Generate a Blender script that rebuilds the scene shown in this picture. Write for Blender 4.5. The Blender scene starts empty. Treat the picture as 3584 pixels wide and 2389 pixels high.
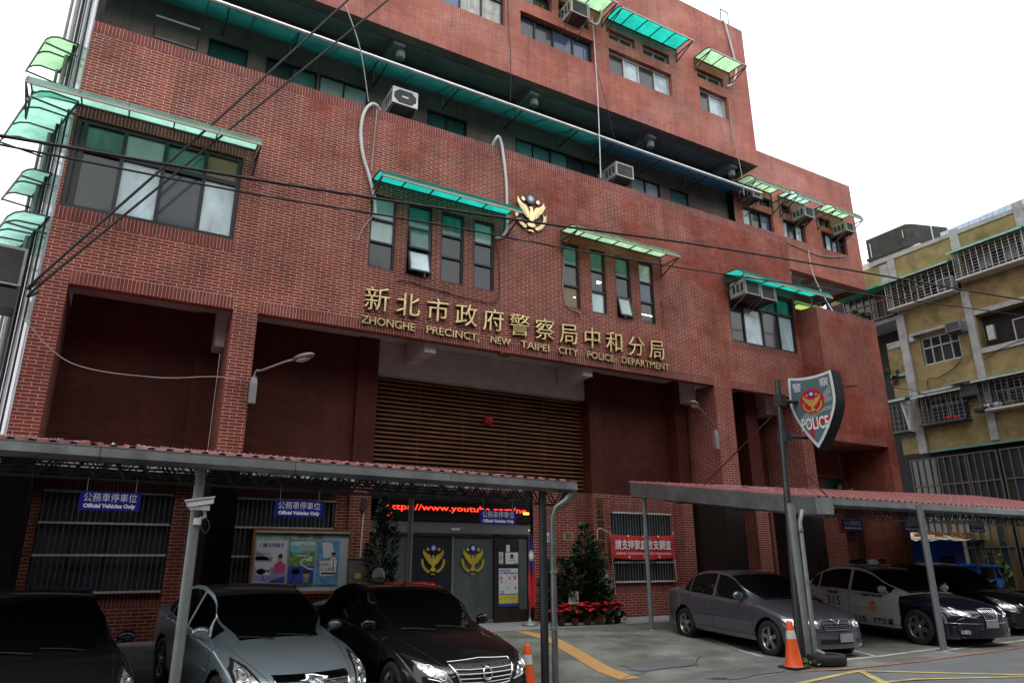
import bpy, bmesh, math, random
from mathutils import Vector, Matrix
from mathutils.bvhtree import BVHTree
from math import sin, cos, pi, radians as R
random.seed(7)
SC = bpy.context.scene
COL = SC.collection

# ------------------------------------------------------------------ materials
MATS = {}
def newmat(name):
    m = bpy.data.materials.new(name); m.use_nodes = True
    MATS[name] = m
    return m, m.node_tree.nodes, m.node_tree.links, m.node_tree.nodes['Principled BSDF']
def N(ns, t, **k):
    n = ns.new(t)
    for a, v in k.items():
        if a in n.inputs: n.inputs[a].default_value = v
        else: setattr(n, a, v)
    return n
def ramp(ns, stops):
    r = ns.new('ShaderNodeValToRGB')
    while len(r.color_ramp.elements) < len(stops): r.color_ramp.elements.new(.5)
    for e, (p, c) in zip(r.color_ramp.elements, stops):
        e.position = p; e.color = (*c, 1) if len(c) == 3 else c
    return r
def g3(v): return (v, v, v)
def mat(name, col, rough=.6, metal=0, var=.12, scale=3., bump=0., bscale=40., spec=.5, coat=0., stretch=(1, 1, 1), dirt=None, dscale=1.):
    """plain surface with a little uneven tone, optional blotches of dirt and a fine bump"""
    m, ns, ls, b = newmat(name)
    b.inputs['Roughness'].default_value = rough; b.inputs['Metallic'].default_value = metal
    b.inputs['Specular IOR Level'].default_value = spec
    if coat: b.inputs['Coat Weight'].default_value = coat; b.inputs['Coat Roughness'].default_value = .04
    tc = N(ns, 'ShaderNodeTexCoord'); mp = N(ns, 'ShaderNodeMapping'); mp.inputs['Scale'].default_value = stretch
    ls.new(tc.outputs['Object'], mp.inputs['Vector'])
    nz = N(ns, 'ShaderNodeTexNoise', Scale=scale, Detail=6., Roughness=.6); ls.new(mp.outputs[0], nz.inputs['Vector'])
    lo = [max(0, c*(1-var*1.6)) for c in col]; hi = [min(1, c*(1+var*1.6)) for c in col]
    r = ramp(ns, [(.3, lo), (.7, hi)]); ls.new(nz.outputs['Fac'], r.inputs['Fac'])
    out = r.outputs['Color']
    if dirt:
        n2 = N(ns, 'ShaderNodeTexNoise', Scale=dscale, Detail=8., Roughness=.7); ls.new(mp.outputs[0], n2.inputs['Vector'])
        r2 = ramp(ns, [(.48, g3(0)), (.66, g3(1))]); ls.new(n2.outputs['Fac'], r2.inputs['Fac'])
        mx = N(ns, 'ShaderNodeMixRGB'); mx.inputs[2].default_value = (*dirt, 1)
        ls.new(r2.outputs['Color'], mx.inputs[0]); ls.new(out, mx.inputs[1]); out = mx.outputs[0]
    ls.new(out, b.inputs['Base Color'])
    if bump:
        n3 = N(ns, 'ShaderNodeTexNoise', Scale=bscale, Detail=4.); ls.new(mp.outputs[0], n3.inputs['Vector'])
        bp = N(ns, 'ShaderNodeBump', Strength=bump, Distance=.02); ls.new(n3.outputs['Fac'], bp.inputs['Height']); ls.new(bp.outputs[0], b.inputs['Normal'])
    return m
def emit(name, col, st):
    m, ns, ls, b = newmat(name)
    b.inputs['Base Color'].default_value = (*[c*.2 for c in col], 1)
    b.inputs['Emission Color'].default_value = (*col, 1); b.inputs['Emission Strength'].default_value = st
    return m
def brickmat(name, c1, c2, joint_l, joint_d, soldier=False, jpos=(.42, .58), joint=.0052, grad=0., bloom=.4):
    m, ns, ls, b = newmat(name)
    uv = N(ns, 'ShaderNodeUVMap'); tc = N(ns, 'ShaderNodeTexCoord')
    vec = uv.outputs[0]
    if soldier:
        sx = N(ns, 'ShaderNodeSeparateXYZ'); cx = N(ns, 'ShaderNodeCombineXYZ'); ls.new(vec, sx.inputs[0])
        ls.new(sx.outputs[1], cx.inputs[0]); ls.new(sx.outputs[0], cx.inputs[1]); vec = cx.outputs[0]
    bt = ns.new('ShaderNodeTexBrick'); ls.new(vec, bt.inputs['Vector'])
    bt.offset = 0 if soldier else .5
    bt.inputs['Scale'].default_value = 1
    bt.inputs['Brick Width'].default_value = 50. if soldier else .262
    bt.inputs['Row Height'].default_value = .0685
    bt.inputs['Mortar Size'].default_value = joint; bt.inputs['Mortar Smooth'].default_value = .15; bt.inputs['Bias'].default_value = 0.
    bt.inputs['Color1'].default_value = (*c1, 1); bt.inputs['Color2'].default_value = (*c2, 1)
    # joints: pale pointing in patches, washed-out red elsewhere
    n1 = N(ns, 'ShaderNodeTexNoise', Scale=.45, Detail=5., Roughness=.62); ls.new(tc.outputs['Object'], n1.inputs['Vector'])
    r1 = ramp(ns, [(jpos[0], joint_d), (jpos[1], joint_l)]); fac = n1.outputs['Fac']
    if grad:   # the newer pointing is on the lower left of the front
        sp = N(ns, 'ShaderNodeSeparateXYZ'); ls.new(tc.outputs['Object'], sp.inputs[0]); ma = N(ns, 'ShaderNodeMath', operation='MULTIPLY'); ma.inputs[1].default_value = -grad; ls.new(sp.outputs[0], ma.inputs[0]); mb_ = N(ns, 'ShaderNodeMath', operation='MULTIPLY'); mb_.inputs[1].default_value = -grad*2.2; ls.new(sp.outputs[2], mb_.inputs[0]); mc = N(ns, 'ShaderNodeMath', operation='ADD'); ls.new(ma.outputs[0], mc.inputs[0]); ls.new(mb_.outputs[0], mc.inputs[1]); md = N(ns, 'ShaderNodeMath', operation='ADD'); ls.new(mc.outputs[0], md.inputs[0]); me_ = N(ns, 'ShaderNodeMath', operation='ADD'); me_.inputs[1].default_value = grad*29; ls.new(md.outputs[0], me_.inputs[0]); ls.new(fac, md.inputs[1]); fac = me_.outputs[0]
    ls.new(fac, r1.inputs['Fac'])
    ls.new(r1.outputs['Color'], bt.inputs['Mortar'])
    # weathering: broad tone and vertical run marks
    n2 = N(ns, 'ShaderNodeTexNoise', Scale=.7, Detail=7., Roughness=.65); ls.new(tc.outputs['Object'], n2.inputs['Vector'])
    r2 = ramp(ns, [(.28, g3(.62)), (.72, g3(1.25))]); ls.new(n2.outputs['Fac'], r2.inputs['Fac'])
    mp = N(ns, 'ShaderNodeMapping'); mp.inputs['Scale'].default_value = (5, 5, .28); ls.new(tc.outputs['Object'], mp.inputs['Vector'])
    n3 = N(ns, 'ShaderNodeTexNoise', Scale=1., Detail=6., Roughness=.7); ls.new(mp.outputs[0], n3.inputs['Vector'])
    r3 = ramp(ns, [(.36, g3(.5)), (.54, g3(1.))]); ls.new(n3.outputs['Fac'], r3.inputs['Fac'])
    m1 = N(ns, 'ShaderNodeMixRGB', blend_type='MULTIPLY'); m1.inputs[0].default_value = 1
    m2 = N(ns, 'ShaderNodeMixRGB', blend_type='MULTIPLY'); m2.inputs[0].default_value = .4
    ls.new(bt.outputs['Color'], m1.inputs[1]); ls.new(r2.outputs['Color'], m1.inputs[2])
    ls.new(m1.outputs[0], m2.inputs[1]); ls.new(r3.outputs['Color'], m2.inputs[2])
    # panels laid on different days differ a little in tone
    b2 = ns.new('ShaderNodeTexBrick'); ls.new(uv.outputs[0], b2.inputs['Vector']); b2.offset = .37; b2.inputs['Scale'].default_value = 1; b2.inputs['Brick Width'].default_value = 1.85; b2.inputs['Row Height'].default_value = .822; b2.inputs['Mortar Size'].default_value = 0; b2.inputs['Color1'].default_value = (1.06, 1.06, 1.06, 1); b2.inputs['Color2'].default_value = (.86, .87, .88, 1)
    m5 = N(ns, 'ShaderNodeMixRGB', blend_type='MULTIPLY'); m5.inputs[0].default_value = .8; ls.new(m2.outputs[0], m5.inputs[1]); ls.new(b2.outputs['Color'], m5.inputs[2]); m2 = m5
    # faint bloom of efflorescence
    n4 = N(ns, 'ShaderNodeTexNoise', Scale=2.3, Detail=8., Roughness=.75); ls.new(tc.outputs['Object'], n4.inputs['Vector'])
    r4 = ramp(ns, [(.52, g3(0)), (.75, g3(bloom))]); ls.new(n4.outputs['Fac'], r4.inputs['Fac'])
    m3 = N(ns, 'ShaderNodeMixRGB'); m3.inputs[2].default_value = (.36, .21, .18, 1)
    ls.new(r4.outputs['Color'], m3.inputs[0]); ls.new(m2.outputs[0], m3.inputs[1])
    ls.new(m3.outputs[0], b.inputs['Base Color'])
    b.inputs['Roughness'].default_value = .6; b.inputs['Specular IOR Level'].default_value = .2
    bp = N(ns, 'ShaderNodeBump', Strength=.5, Distance=.006, invert=True); ls.new(bt.outputs['Fac'], bp.inputs['Height']); ls.new(bp.outputs[0], b.inputs['Normal'])
    return m
def glassmat(name, col, rough=.07, var=.15, scale=1.2, spec=.5):
    """window pane: colour of curtain, film, dark room and painted awning reflection under a mirror-like surface"""
    m, ns, ls, b = newmat(name)
    tc = N(ns, 'ShaderNodeTexCoord'); mp = N(ns, 'ShaderNodeMapping'); mp.inputs['Scale'].default_value = (1, 1, .45)
    ls.new(tc.outputs['Object'], mp.inputs['Vector'])
    nz = N(ns, 'ShaderNodeTexNoise', Scale=scale, Detail=5., Roughness=.6, Distortion=.4); ls.new(mp.outputs[0], nz.inputs['Vector'])
    r = ramp(ns, [(.3, [c*(1-var*1.8) for c in col]), (.7, [min(1, c*(1+var*1.8)) for c in col])]); ls.new(nz.outputs['Fac'], r.inputs['Fac'])
    ls.new(r.outputs['Color'], b.inputs['Base Color'])
    b.inputs['Roughness'].default_value = .5; b.inputs['Specular IOR Level'].default_value = .2
    b.inputs['Coat Weight'].default_value = 1.; b.inputs['Coat Roughness'].default_value = rough; b.inputs['Coat IOR'].default_value = 1.5
    n2 = N(ns, 'ShaderNodeTexNoise', Scale=1.7, Detail=2.); ls.new(tc.outputs['Object'], n2.inputs['Vector'])
    bp = N(ns, 'ShaderNodeBump', Strength=.06, Distance=.05); ls.new(n2.outputs['Fac'], bp.inputs['Height']); ls.new(bp.outputs[0], b.inputs['Coat Normal'])
    return m
def sheetmat(name, col, trans=.6):
    """translucent coloured plastic roofing"""
    m, ns, ls, b = newmat(name)
    tc = N(ns, 'ShaderNodeTexCoord'); nz = N(ns, 'ShaderNodeTexNoise', Scale=1.8, Detail=7., Roughness=.7); ls.new(tc.outputs['Object'], nz.inputs['Vector'])
    r = ramp(ns, [(.3, [c*.55 for c in col]), (.6, col)]); ls.new(nz.outputs['Fac'], r.inputs['Fac'])
    b.inputs['Roughness'].default_value = .3
    tr = N(ns, 'ShaderNodeBsdfTranslucent'); ls.new(r.outputs['Color'], b.inputs['Base Color']); ls.new(r.outputs['Color'], tr.inputs['Color'])
    mx = N(ns, 'ShaderNodeMixShader'); mx.inputs[0].default_value = trans
    ls.new(b.outputs[0], mx.inputs[1]); ls.new(tr.outputs[0], mx.inputs[2])
    ls.new(mx.outputs[0], ns['Material Output'].inputs['Surface'])
    return m
def carpaint(name, col, metal=.5, rough=.32):
    m, ns, ls, b = newmat(name)
    b.inputs['Base Color'].default_value = (*col, 1); b.inputs['Metallic'].default_value = metal; b.inputs['Roughness'].default_value = rough
    b.inputs['Coat Weight'].default_value = 1; b.inputs['Coat Roughness'].default_value = .03; b.inputs['Specular IOR Level'].default_value = .12
    tc = N(ns, 'ShaderNodeTexCoord'); nz = N(ns, 'ShaderNodeTexNoise', Scale=2.5, Detail=6.); ls.new(tc.outputs['Object'], nz.inputs['Vector'])
    r = ramp(ns, [(.35, g3(rough)), (.8, g3(min(1, rough+.07)))]); ls.new(nz.outputs['Fac'], r.inputs['Fac']); ls.new(r.outputs['Color'], b.inputs['Roughness'])
    return m

RED1, RED2 = (.215, .040, .026), (.165, .030, .021)
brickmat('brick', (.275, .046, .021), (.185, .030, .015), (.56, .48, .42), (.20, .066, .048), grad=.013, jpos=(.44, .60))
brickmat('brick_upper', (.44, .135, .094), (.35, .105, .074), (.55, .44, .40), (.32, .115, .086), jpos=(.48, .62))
brickmat('brick_recess_shaded', (.10, .021, .014), (.075, .016, .011), (.10, .04, .03), (.05, .016, .012), bloom=.05)  # darkened brick copy, the shade of the recess is in its colour
brickmat('brick_low_shaded', (.022, .012, .011), (.018, .011, .010), (.03, .022, .02), (.015, .01, .01), bloom=.02)  # canopy shade on the lower pillars, painted as near-black brick
brickmat('brick_low', (.245, .040, .022), (.18, .030, .018), (.50, .43, .39), (.40, .33, .29), jpos=(.3, .5), bloom=.15)
brickmat('brick_block', (.245, .047, .027), (.19, .037, .022), (.42, .32, .28), (.13, .045, .034), jpos=(.42, .6))
brickmat('brick_dark', (.27, .20, .17), (.23, .175, .15), (.36, .31, .28), (.19, .14, .12))
brickmat('soldier', RED1, RED2, (.44, .36, .33), (.30, .2, .17), True, (.35, .5))
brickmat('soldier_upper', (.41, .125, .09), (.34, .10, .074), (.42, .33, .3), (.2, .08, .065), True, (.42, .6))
mat('plaster_grey', (.38, .37, .36), .85, var=.1, dirt=(.24, .23, .22), dscale=1.3)
mat('plaster_white', (.56, .545, .55), .85, var=.06, dirt=(.46, .45, .44), dscale=.8)
mat('concrete', (.33, .33, .32), .85, var=.15, bump=.2)
mat('row_grey', (.11, .107, .10), .85, var=.2)
mat('frame_dark', (.018, .02, .02), .4, .3)
mat('frame_white', (.50, .49, .45), .45, .1)
mat('frame_grey', (.20, .20, .20), .45, .5)
mat('bronze_frame', (.045, .035, .03), .4, .5)
glassmat('g_dark', (.020, .024, .025)); glassmat('g_teal', (.016, .075, .062)); glassmat('g_green', (.055, .17, .14), var=.25, scale=2.5)  # teal and green tints paint in the reflection of the awnings
glassmat('g_curtain', (.50, .62, .66), var=.2, scale=2.2); glassmat('g_blue', (.05, .08, .15), .05, var=.3); glassmat('g_grey', (.022, .029, .029)); glassmat('g_pale', (.36, .47, .44), var=.12)
glassmat('g_wood', (.15, .095, .035), .25); glassmat('g_tealcurt', (.07, .19, .18), var=.2); glassmat('g_night', (.012, .016, .022), .09)
glassmat('g_bluegrey', (.022, .032, .045), .12, var=.08); glassmat('g_room', (.05, .06, .06), .06); glassmat('g_door', (.075, .095, .09), .06); glassmat('g_ply', (.22, .14, .06), .3)
glassmat('g_stripe', (.3, .31, .27), var=.3, scale=5)
emit('tube_light', (1, .98, .9), 3.)
for nm, c in dict(mint=(.48, .85, .72), jade=(.02, .60, .48), lime=(.48, .82, .48), yellowgreen=(.6, .8, .14), pale=(.42, .82, .66)).items(): sheetmat('sheet_'+nm, c, .82)
sheetmat('sheet_deep', (.03, .30, .27), .6); sheetmat('sheet_blue', (.035, .11, .21), .45)
mat('awning_bar', (.05, .055, .05), .5, .3); mat('awning_trim', (.34, .32, .28), .5, .3); mat('gutter_steel', (.55, .57, .58), .3, .85)
mat('teal_bar', (.16, .30, .28), .5)
mat('gold', (.62, .49, .25), .3, 1., var=.2, scale=8)
mat('gold_badge', (.62, .53, .30), .35, 1., var=.12)
mat('gold_old', (.20, .145, .05), .42, .9)
mat('white_pvc', (.55, .56, .56), .5); mat('wire_black', (.02, .02, .021), .8); mat('wire_grey', (.28, .28, .27), .6)
mat('ac_white', (.44, .44, .41), .5, dirt=(.3, .28, .25)); mat('ac_dark', (.05, .05, .05), .6); mat('ac_under', (.10, .085, .08), .8, dirt=(.06, .03, .025)); mat('ac_grille', (.12, .12, .12), .6)
mat('steel_post', (.24, .255, .255), .5, .35, dirt=(.17, .17, .165), dscale=3); mat('steel_dark', (.05, .053, .056), .45, .5); mat('steel_gutter', (.19, .20, .20), .42, .6, var=.15, dirt=(.13, .13, .13), dscale=2)
mat('roof_red', (.225, .06, .06), .6, .0, var=.25, scale=1.5, dirt=(.17, .07, .065), dscale=1.9); mat('bolt', (.4, .38, .38), .4, .6)
mat('sign_blue', (.014, .016, .20), .55, spec=.15); mat('sign_white', (.66, .66, .66), .6, var=.04, spec=.2)
mat('asphalt', (.135, .142, .148), .85, var=.2, scale=1.2, bump=.4, bscale=160, dirt=(.085, .09, .093), dscale=.6)
mat('pavement', (.165, .172, .155), .85, var=.38, scale=.9, bump=.4, bscale=60, dirt=(.085, .09, .068), dscale=.55)
mat('crack', (.045, .045, .042), .9)
mat('platform', (.24, .25, .25), .8, var=.12, bump=.3, bscale=120)
mat('paint_white', (.52, .53, .52), .7, dirt=(.2, .2, .2), dscale=5); mat('paint_yellow', (.48, .40, .13), .7, dirt=(.25, .22, .1), dscale=4); mat('paint_red', (.38, .14, .13), .7, dirt=(.15, .08, .08), dscale=4)
mat('tactile', (.52, .30, .11), .75, dirt=(.35, .2, .08), dscale=3)
mat('louvre_wood', (.20, .075, .028), .6, var=.2, stretch=(.4, 1, 1))
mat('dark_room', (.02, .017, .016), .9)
mat('tile_side', (.36, .37, .39), .16, var=.2, scale=6, stretch=(1, 1, .3))
mat('ochre', (.27, .20, .085), .9, var=.16, scale=2.2, bump=.5, bscale=30, dirt=(.15, .105, .04), dscale=.9); mat('cement_band', (.36, .35, .345), .85, var=.1, dirt=(.24, .23, .22), dscale=2)
mat('moss_tank', (.035, .036, .034), .9, var=.3, bump=.4, dirt=(.03, .04, .012), dscale=1.1); mat('white_wall', (.62, .60, .56), .85, dirt=(.45, .36, .28), dscale=1.5)
mat('awning_teal', (.10, .24, .22), .5); mat('awning_green', (.03, .36, .19), .5); mat('cage', (.15, .15, .15), .5, .4); mat('cage_light', (.42, .42, .42), .45, .4); mat('shop_frame', (.085, .072, .062), .6)
mat('pink_frame', (.22, .15, .13), .6)
mat('leaf', (.035, .085, .02), .55, var=.5, scale=9); mat('leaf_dark', (.011, .024, .010), .6, var=.5, scale=9); mat('leaf_pale', (.14, .22, .05), .55, var=.4, scale=9); mat('bark', (.06, .04, .025), .9)
mat('poinsettia', (.50, .012, .018), .55, var=.35, scale=12); mat('pot', (.20, .05, .025), .8)
mat('orange', (.78, .10, .018), .45, var=.06); mat('reflective', (.62, .62, .62), .35); mat('rubber', (.012, .012, .012), .75, bump=.2, bscale=80)
mat('flag_red', (.40, .012, .022), .8); mat('flag_blue', (.015, .02, .14), .8); mat('banner_red', (.42, .018, .02), .6)
mat('shield_grey', (.085, .13, .145), .55, var=.04, spec=.15); mat('shield_stripe', (.20, .25, .24), .55, var=.04, spec=.15); mat('shield_red', (.40, .010, .016), .55, var=.03, spec=.15); mat('shield_edge', (.5, .52, .51), .4); mat('shield_side', (.010, .012, .015), .6, spec=.1); mat('emblem_ochre', (.42, .22, .03), .5); mat('emblem_yellow', (.50, .36, .03), .5)
mat('navy', (.012, .014, .055), .4); mat('led_panel', (.01, .006, .006), .35); emit('led_red', (1, .02, .008), 7.); emit('led_amber', (1, .16, .02), 7.)
mat('paper_white', (.55, .58, .58), .6, var=.04); mat('paper_blue', (.09, .26, .45), .6, var=.25, scale=8); mat('paper_violet', (.25, .24, .46), .6); mat('paper_green', (.13, .27, .08), .6, var=.5, scale=14); mat('paper_yellow', (.55, .45, .06), .6); mat('paper_navy', (.03, .05, .3), .6); mat('paper_pink', (.5, .06, .15), .6); mat('paper_cyan', (.12, .36, .5), .6, var=.2); mat('board_pale', (.36, .43, .43), .5, var=.05); mat('ink', (.02, .02, .03), .7); mat('ink_red', (.35, .03, .03), .7); mat('ink_brown', (.15, .08, .07), .7)
mat('skin', (.42, .25, .18), .6); mat('hair', (.015, .012, .01), .6); mat('cloth_dark', (.025, .025, .03), .8); mat('cloth_jean', (.2, .24, .32), .8); mat('glove', (.6, .42, .03), .6)
mat('camera_white', (.6, .61, .6), .35); mat('blue_wall', (.012, .045, .22), .7, var=.25, dirt=(.02, .03, .1)); mat('truck_blue', (.03, .14, .52), .35); mat('tarp', (.42, .38, .28), .8, var=.35, scale=4, dirt=(.2, .17, .12), dscale=5); mat('rust', (.22, .07, .03), .8)
mat('corr_blue', (.40, .52, .66), .5, var=.1); mat('corr_white', (.50, .52, .52), .5, dirt=(.3, .28, .26), dscale=3)
carpaint('paint_black', (.006, .006, .007), .0, .3); carpaint('paint_darkgrey', (.010, .011, .013), .2); carpaint('paint_silver', (.36, .435, .49), .7, .3); carpaint('paint_gunmetal', (.14, .148, .18), .65, .3); carpaint('paint_navy', (.006, .008, .022), .2, .25); carpaint('paint_policewhite', (.40, .40, .38), .1, .35)
m, ns, ls, b = newmat('car_glass'); b.inputs['Base Color'].default_value = (.004, .005, .005, 1); b.inputs['Roughness'].default_value = .02; b.inputs['Specular IOR Level'].default_value = .5
mat('chrome', (.75, .76, .77), .07, 1., var=.02); mat('black_trim', (.012, .012, .012), .45); mat('rim_alloy', (.42, .42, .43), .3, .9, var=.05); mat('plate_grey', (.30, .33, .35), .5)
m, ns, ls, b = newmat('lamp_glass'); b.inputs['Base Color'].default_value = (.42, .44, .45, 1); b.inputs['Metallic'].default_value = .7; b.inputs['Roughness'].default_value = .22; b.inputs['Coat Weight'].default_value = 1.; b.inputs['Coat Roughness'].default_value = .02
_t = N(ns, 'ShaderNodeTexCoord'); _v = N(ns, 'ShaderNodeTexVoronoi', Scale=16.); ls.new(_t.outputs['Object'], _v.inputs['Vector']); _r = ramp(ns, [(.1, (.1, .1, .11)), (.55, (.75, .76, .76))]); ls.new(_v.outputs['Distance'], _r.inputs['Fac']); ls.new(_r.outputs['Color'], b.inputs['Base Color'])
mat('lamp_dark', (.05, .05, .055), .15, .6); mat('amber', (.5, .2, .05), .2); mat('tail_red', (.25, .01, .01), .2)

# ------------------------------------------------------------------ mesh builder
class MB:
    def __init__(s): s.v = []; s.f = []; s.m = []; s.sm = []; s.mats = []; s.flip = False
    def mi(s, name):
        if name not in s.mats: s.mats.append(name)
        return s.mats.index(name)
    def add(s, vs, fs, mt, smooth=False):
        o = len(s.v); s.v += [tuple(p) for p in vs]; k = s.mi(mt)
        for f in fs: s.f.append([o+i for i in f]); s.m.append(k); s.sm.append(smooth)
        return s
    def quad(s, a, b, c, d, mt): return s.add([a, b, c, d], [[0, 1, 2, 3]], mt)
    def box(s, x0, x1, y0, y1, z0, z1, mt, skip=''):
        if x0 > x1: x0, x1 = x1, x0
        if y0 > y1: y0, y1 = y1, y0
        if z0 > z1: z0, z1 = z1, z0
        v = [(x, y, z) for z in (z0, z1) for y in (y0, y1) for x in (x0, x1)]
        fs = dict(b=[0, 2, 3, 1], t=[4, 5, 7, 6], f=[0, 1, 5, 4], k=[3, 2, 6, 7], l=[2, 0, 4, 6], r=[1, 3, 7, 5])
        return s.add(v, [f for k, f in fs.items() if k not in skip], mt)
    def bar(s, a, b, w, h, mt, up=(0, 0, 1)):
        a, b = Vector(a), Vector(b); d = (b-a).normalized(); u = Vector(up)
        if abs(d.dot(u)) > .98: u = Vector((0, 1, 0))
        sd = d.cross(u).normalized()*w/2; u = sd.cross(d).normalized()*h/2
        v = [p+i*sd+j*u for p in (a, b) for i, j in ((-1, -1), (1, -1), (1, 1), (-1, 1))]
        return s.add(v, [[0, 3, 2, 1], [4, 5, 6, 7], [0, 1, 5, 4], [1, 2, 6, 5], [2, 3, 7, 6], [3, 0, 4, 7]], mt)
    def tube(s, pts, r, mt, n=8, caps=True):
        pts = [Vector(p) for p in pts]; rs = r if isinstance(r, (list, tuple)) else [r]*len(pts)
        d0 = (pts[1]-pts[0]).normalized(); u = Vector((0, 0, 1)) if abs(d0.z) < .9 else Vector((1, 0, 0))
        rings = []
        for i, p in enumerate(pts):
            d = (pts[min(i+1, len(pts)-1)]-pts[max(i-1, 0)]).normalized()
            sd = d.cross(u)
            if sd.length < 1e-4: sd = d.cross(Vector((0, 1, 0)))
            sd.normalize(); u2 = sd.cross(d).normalized(); u = u2
            rings.append([p+(sd*cos(2*pi*k/n)+u2*sin(2*pi*k/n))*rs[i] for k in range(n)])
        v = [q for rg in rings for q in rg]
        f = [[i*n+k, i*n+(k+1) % n, (i+1)*n+(k+1) % n, (i+1)*n+k] for i in range(len(pts)-1) for k in range(n)]
        s.add(v, f, mt, True)
        if caps: s.add(rings[0], [list(range(n))[::-1]], mt); s.add(rings[-1], [list(range(n))], mt)
        return s
    def lathe(s, prof, c, mt, n=20, axis='z', smooth=True):
        v = []
        for r, h in prof:
            for k in range(n):
                a = 2*pi*k/n; p = (r*cos(a), r*sin(a), h)
                if axis == 'x': p = (h, p[0], p[1])
                if axis == 'y': p = (p[0], h, p[1])
                v.append((c[0]+p[0], c[1]+p[1], c[2]+p[2]))
        f = [[i*n+k, i*n+(k+1) % n, (i+1)*n+(k+1) % n, (i+1)*n+k] for i in range(len(prof)-1) for k in range(n)]
        return s.add(v, f, mt, smooth)
    def poly(s, pts, mt): return s.add(pts, [list(range(len(pts)))], mt)
    def prism(s, pts, d, mt):
        """polygon pts pulled along d"""
        n = len(pts); d = Vector(d); v = [Vector(p) for p in pts]; v += [p+d for p in v]
        return s.add(v, [list(range(n)), list(range(n, 2*n))[::-1]]+[[i, n+i, n+(i+1) % n, (i+1) % n] for i in range(n)], mt)
    def sphere(s, c, r, mt, n=12, sc=(1, 1, 1)):
        pr = [(max(.001, r*sin(pi*i/n)), -r*cos(pi*i/n)) for i in range(n+1)]
        o = len(s.v); s.lathe(pr, (0, 0, 0), mt, n*2)
        for i in range(o, len(s.v)): p = s.v[i]; s.v[i] = (c[0]+p[0]*sc[0], c[1]+p[1]*sc[1], c[2]+p[2]*sc[2])
        return s
    def build(s, name, parent=None, world=False, label=None, fixn=False):
        vs = s.v
        if world and parent is not None:
            l = parent.location if parent.parent is None else ROOT_LOC.get(parent.name, parent.location)
            vs = [(p[0]-l[0], p[1]-l[1], p[2]-l[2]) for p in vs]
        me = bpy.data.meshes.new(name); me.from_pydata([tuple(p) for p in vs], [], s.f)
        for k in s.mats: me.materials.append(MATS[k])
        me.polygons.foreach_set('material_index', s.m); me.polygons.foreach_set('use_smooth', s.sm)
        if fixn:
            bm = bmesh.new(); bm.from_mesh(me); bmesh.ops.remove_doubles(bm, verts=bm.verts, dist=1e-5); bmesh.ops.recalc_face_normals(bm, faces=bm.faces); bm.to_mesh(me); bm.free()
        uv = me.uv_layers.new(name='UVMap').data
        off = (0, 0, 0) if not (world and parent) else l
        for p in me.polygons:
            n = p.normal; ax = max(range(3), key=lambda i: abs(n[i]))
            for li in p.loop_indices:
                c = me.vertices[me.loops[li].vertex_index].co; x, y, z = c[0]+off[0], c[1]+off[1], c[2]+off[2]
                uv[li].uv = (y, z) if ax == 0 else (x, z) if ax == 1 else (x, y)
        o = bpy.data.objects.new(name, me); COL.objects.link(o)
        if parent is not None:
            o.parent = parent
            if world: ROOT_LOC[o.name] = tuple(l)
        if label: o['label'] = label
        return o
ROOT_LOC = {}
def tag(o, label, cat, group=None, kind=None):
    o['label'] = label; o['category'] = cat
    if group: o['group'] = group
    if kind: o['kind'] = kind
    return o
def thing(name, label, cat, loc=(0, 0, 0), rz=0, group=None):
    o = bpy.data.objects.new(name, None); COL.objects.link(o); o.location = loc; o.rotation_euler = (0, 0, rz); o.empty_display_size = .2
    return tag(o, label, cat, group)
def struct(name, mb, label=None, world=True):
    o = mb.build(name); o['kind'] = 'structure'
    if label: o['label'] = label
    return o
def kids(o): return [c for c in bpy.data.objects if c.parent == o]
def dup(root, loc, rz=None, label=None, group=None):
    def cp(o, par):
        c = o.copy(); COL.objects.link(c)
        if par is not None: c.parent = par
        for k in KIDS.get(o, []): cp(k, c)
        return c
    global KIDS
    KIDS = {}
    for o in bpy.data.objects:
        if o.parent: KIDS.setdefault(o.parent, []).append(o)
    r = cp(root, None); r.location = loc
    if rz is not None: r.rotation_euler = (0, 0, rz)
    if label: r['label'] = label
    if group: r['group'] = group
    return r
KIDS = {}
def textmesh(mb, body, size, mt, org, ex=(1, 0, 0), ey=(0, 0, 1), depth=.0, align='CENTER', bevel=0., width=None, sx=1., bold=0.):
    """lettering as mesh: lies in the plane of ex, ey at org (baseline), raised along ex x ey"""
    c = bpy.data.curves.new('lettering', 'FONT'); c.body = body; c.size = size; c.align_x = align; c.extrude = depth/2; c.bevel_depth = bevel; c.offset = bold
    c.resolution_u = 3 if depth else 2
    o = bpy.data.objects.new('lettering', c); COL.objects.link(o)
    me = bpy.data.meshes.new_from_object(o.evaluated_get(bpy.context.evaluated_depsgraph_get()))
    if width:
        xs = [v.co.x for v in me.vertices]
        sx = width/max(1e-6, max(xs)-min(xs))
    ex, ey, org = Vector(ex), Vector(ey), Vector(org); ez = ex.cross(ey)
    mb.add([org+ex*v.co.x*sx+ey*v.co.y+ez*v.co.z for v in me.vertices], [list(p.vertices) for p in me.polygons], mt)
    bpy.data.objects.remove(o); bpy.data.curves.remove(c); bpy.data.meshes.remove(me)
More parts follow.
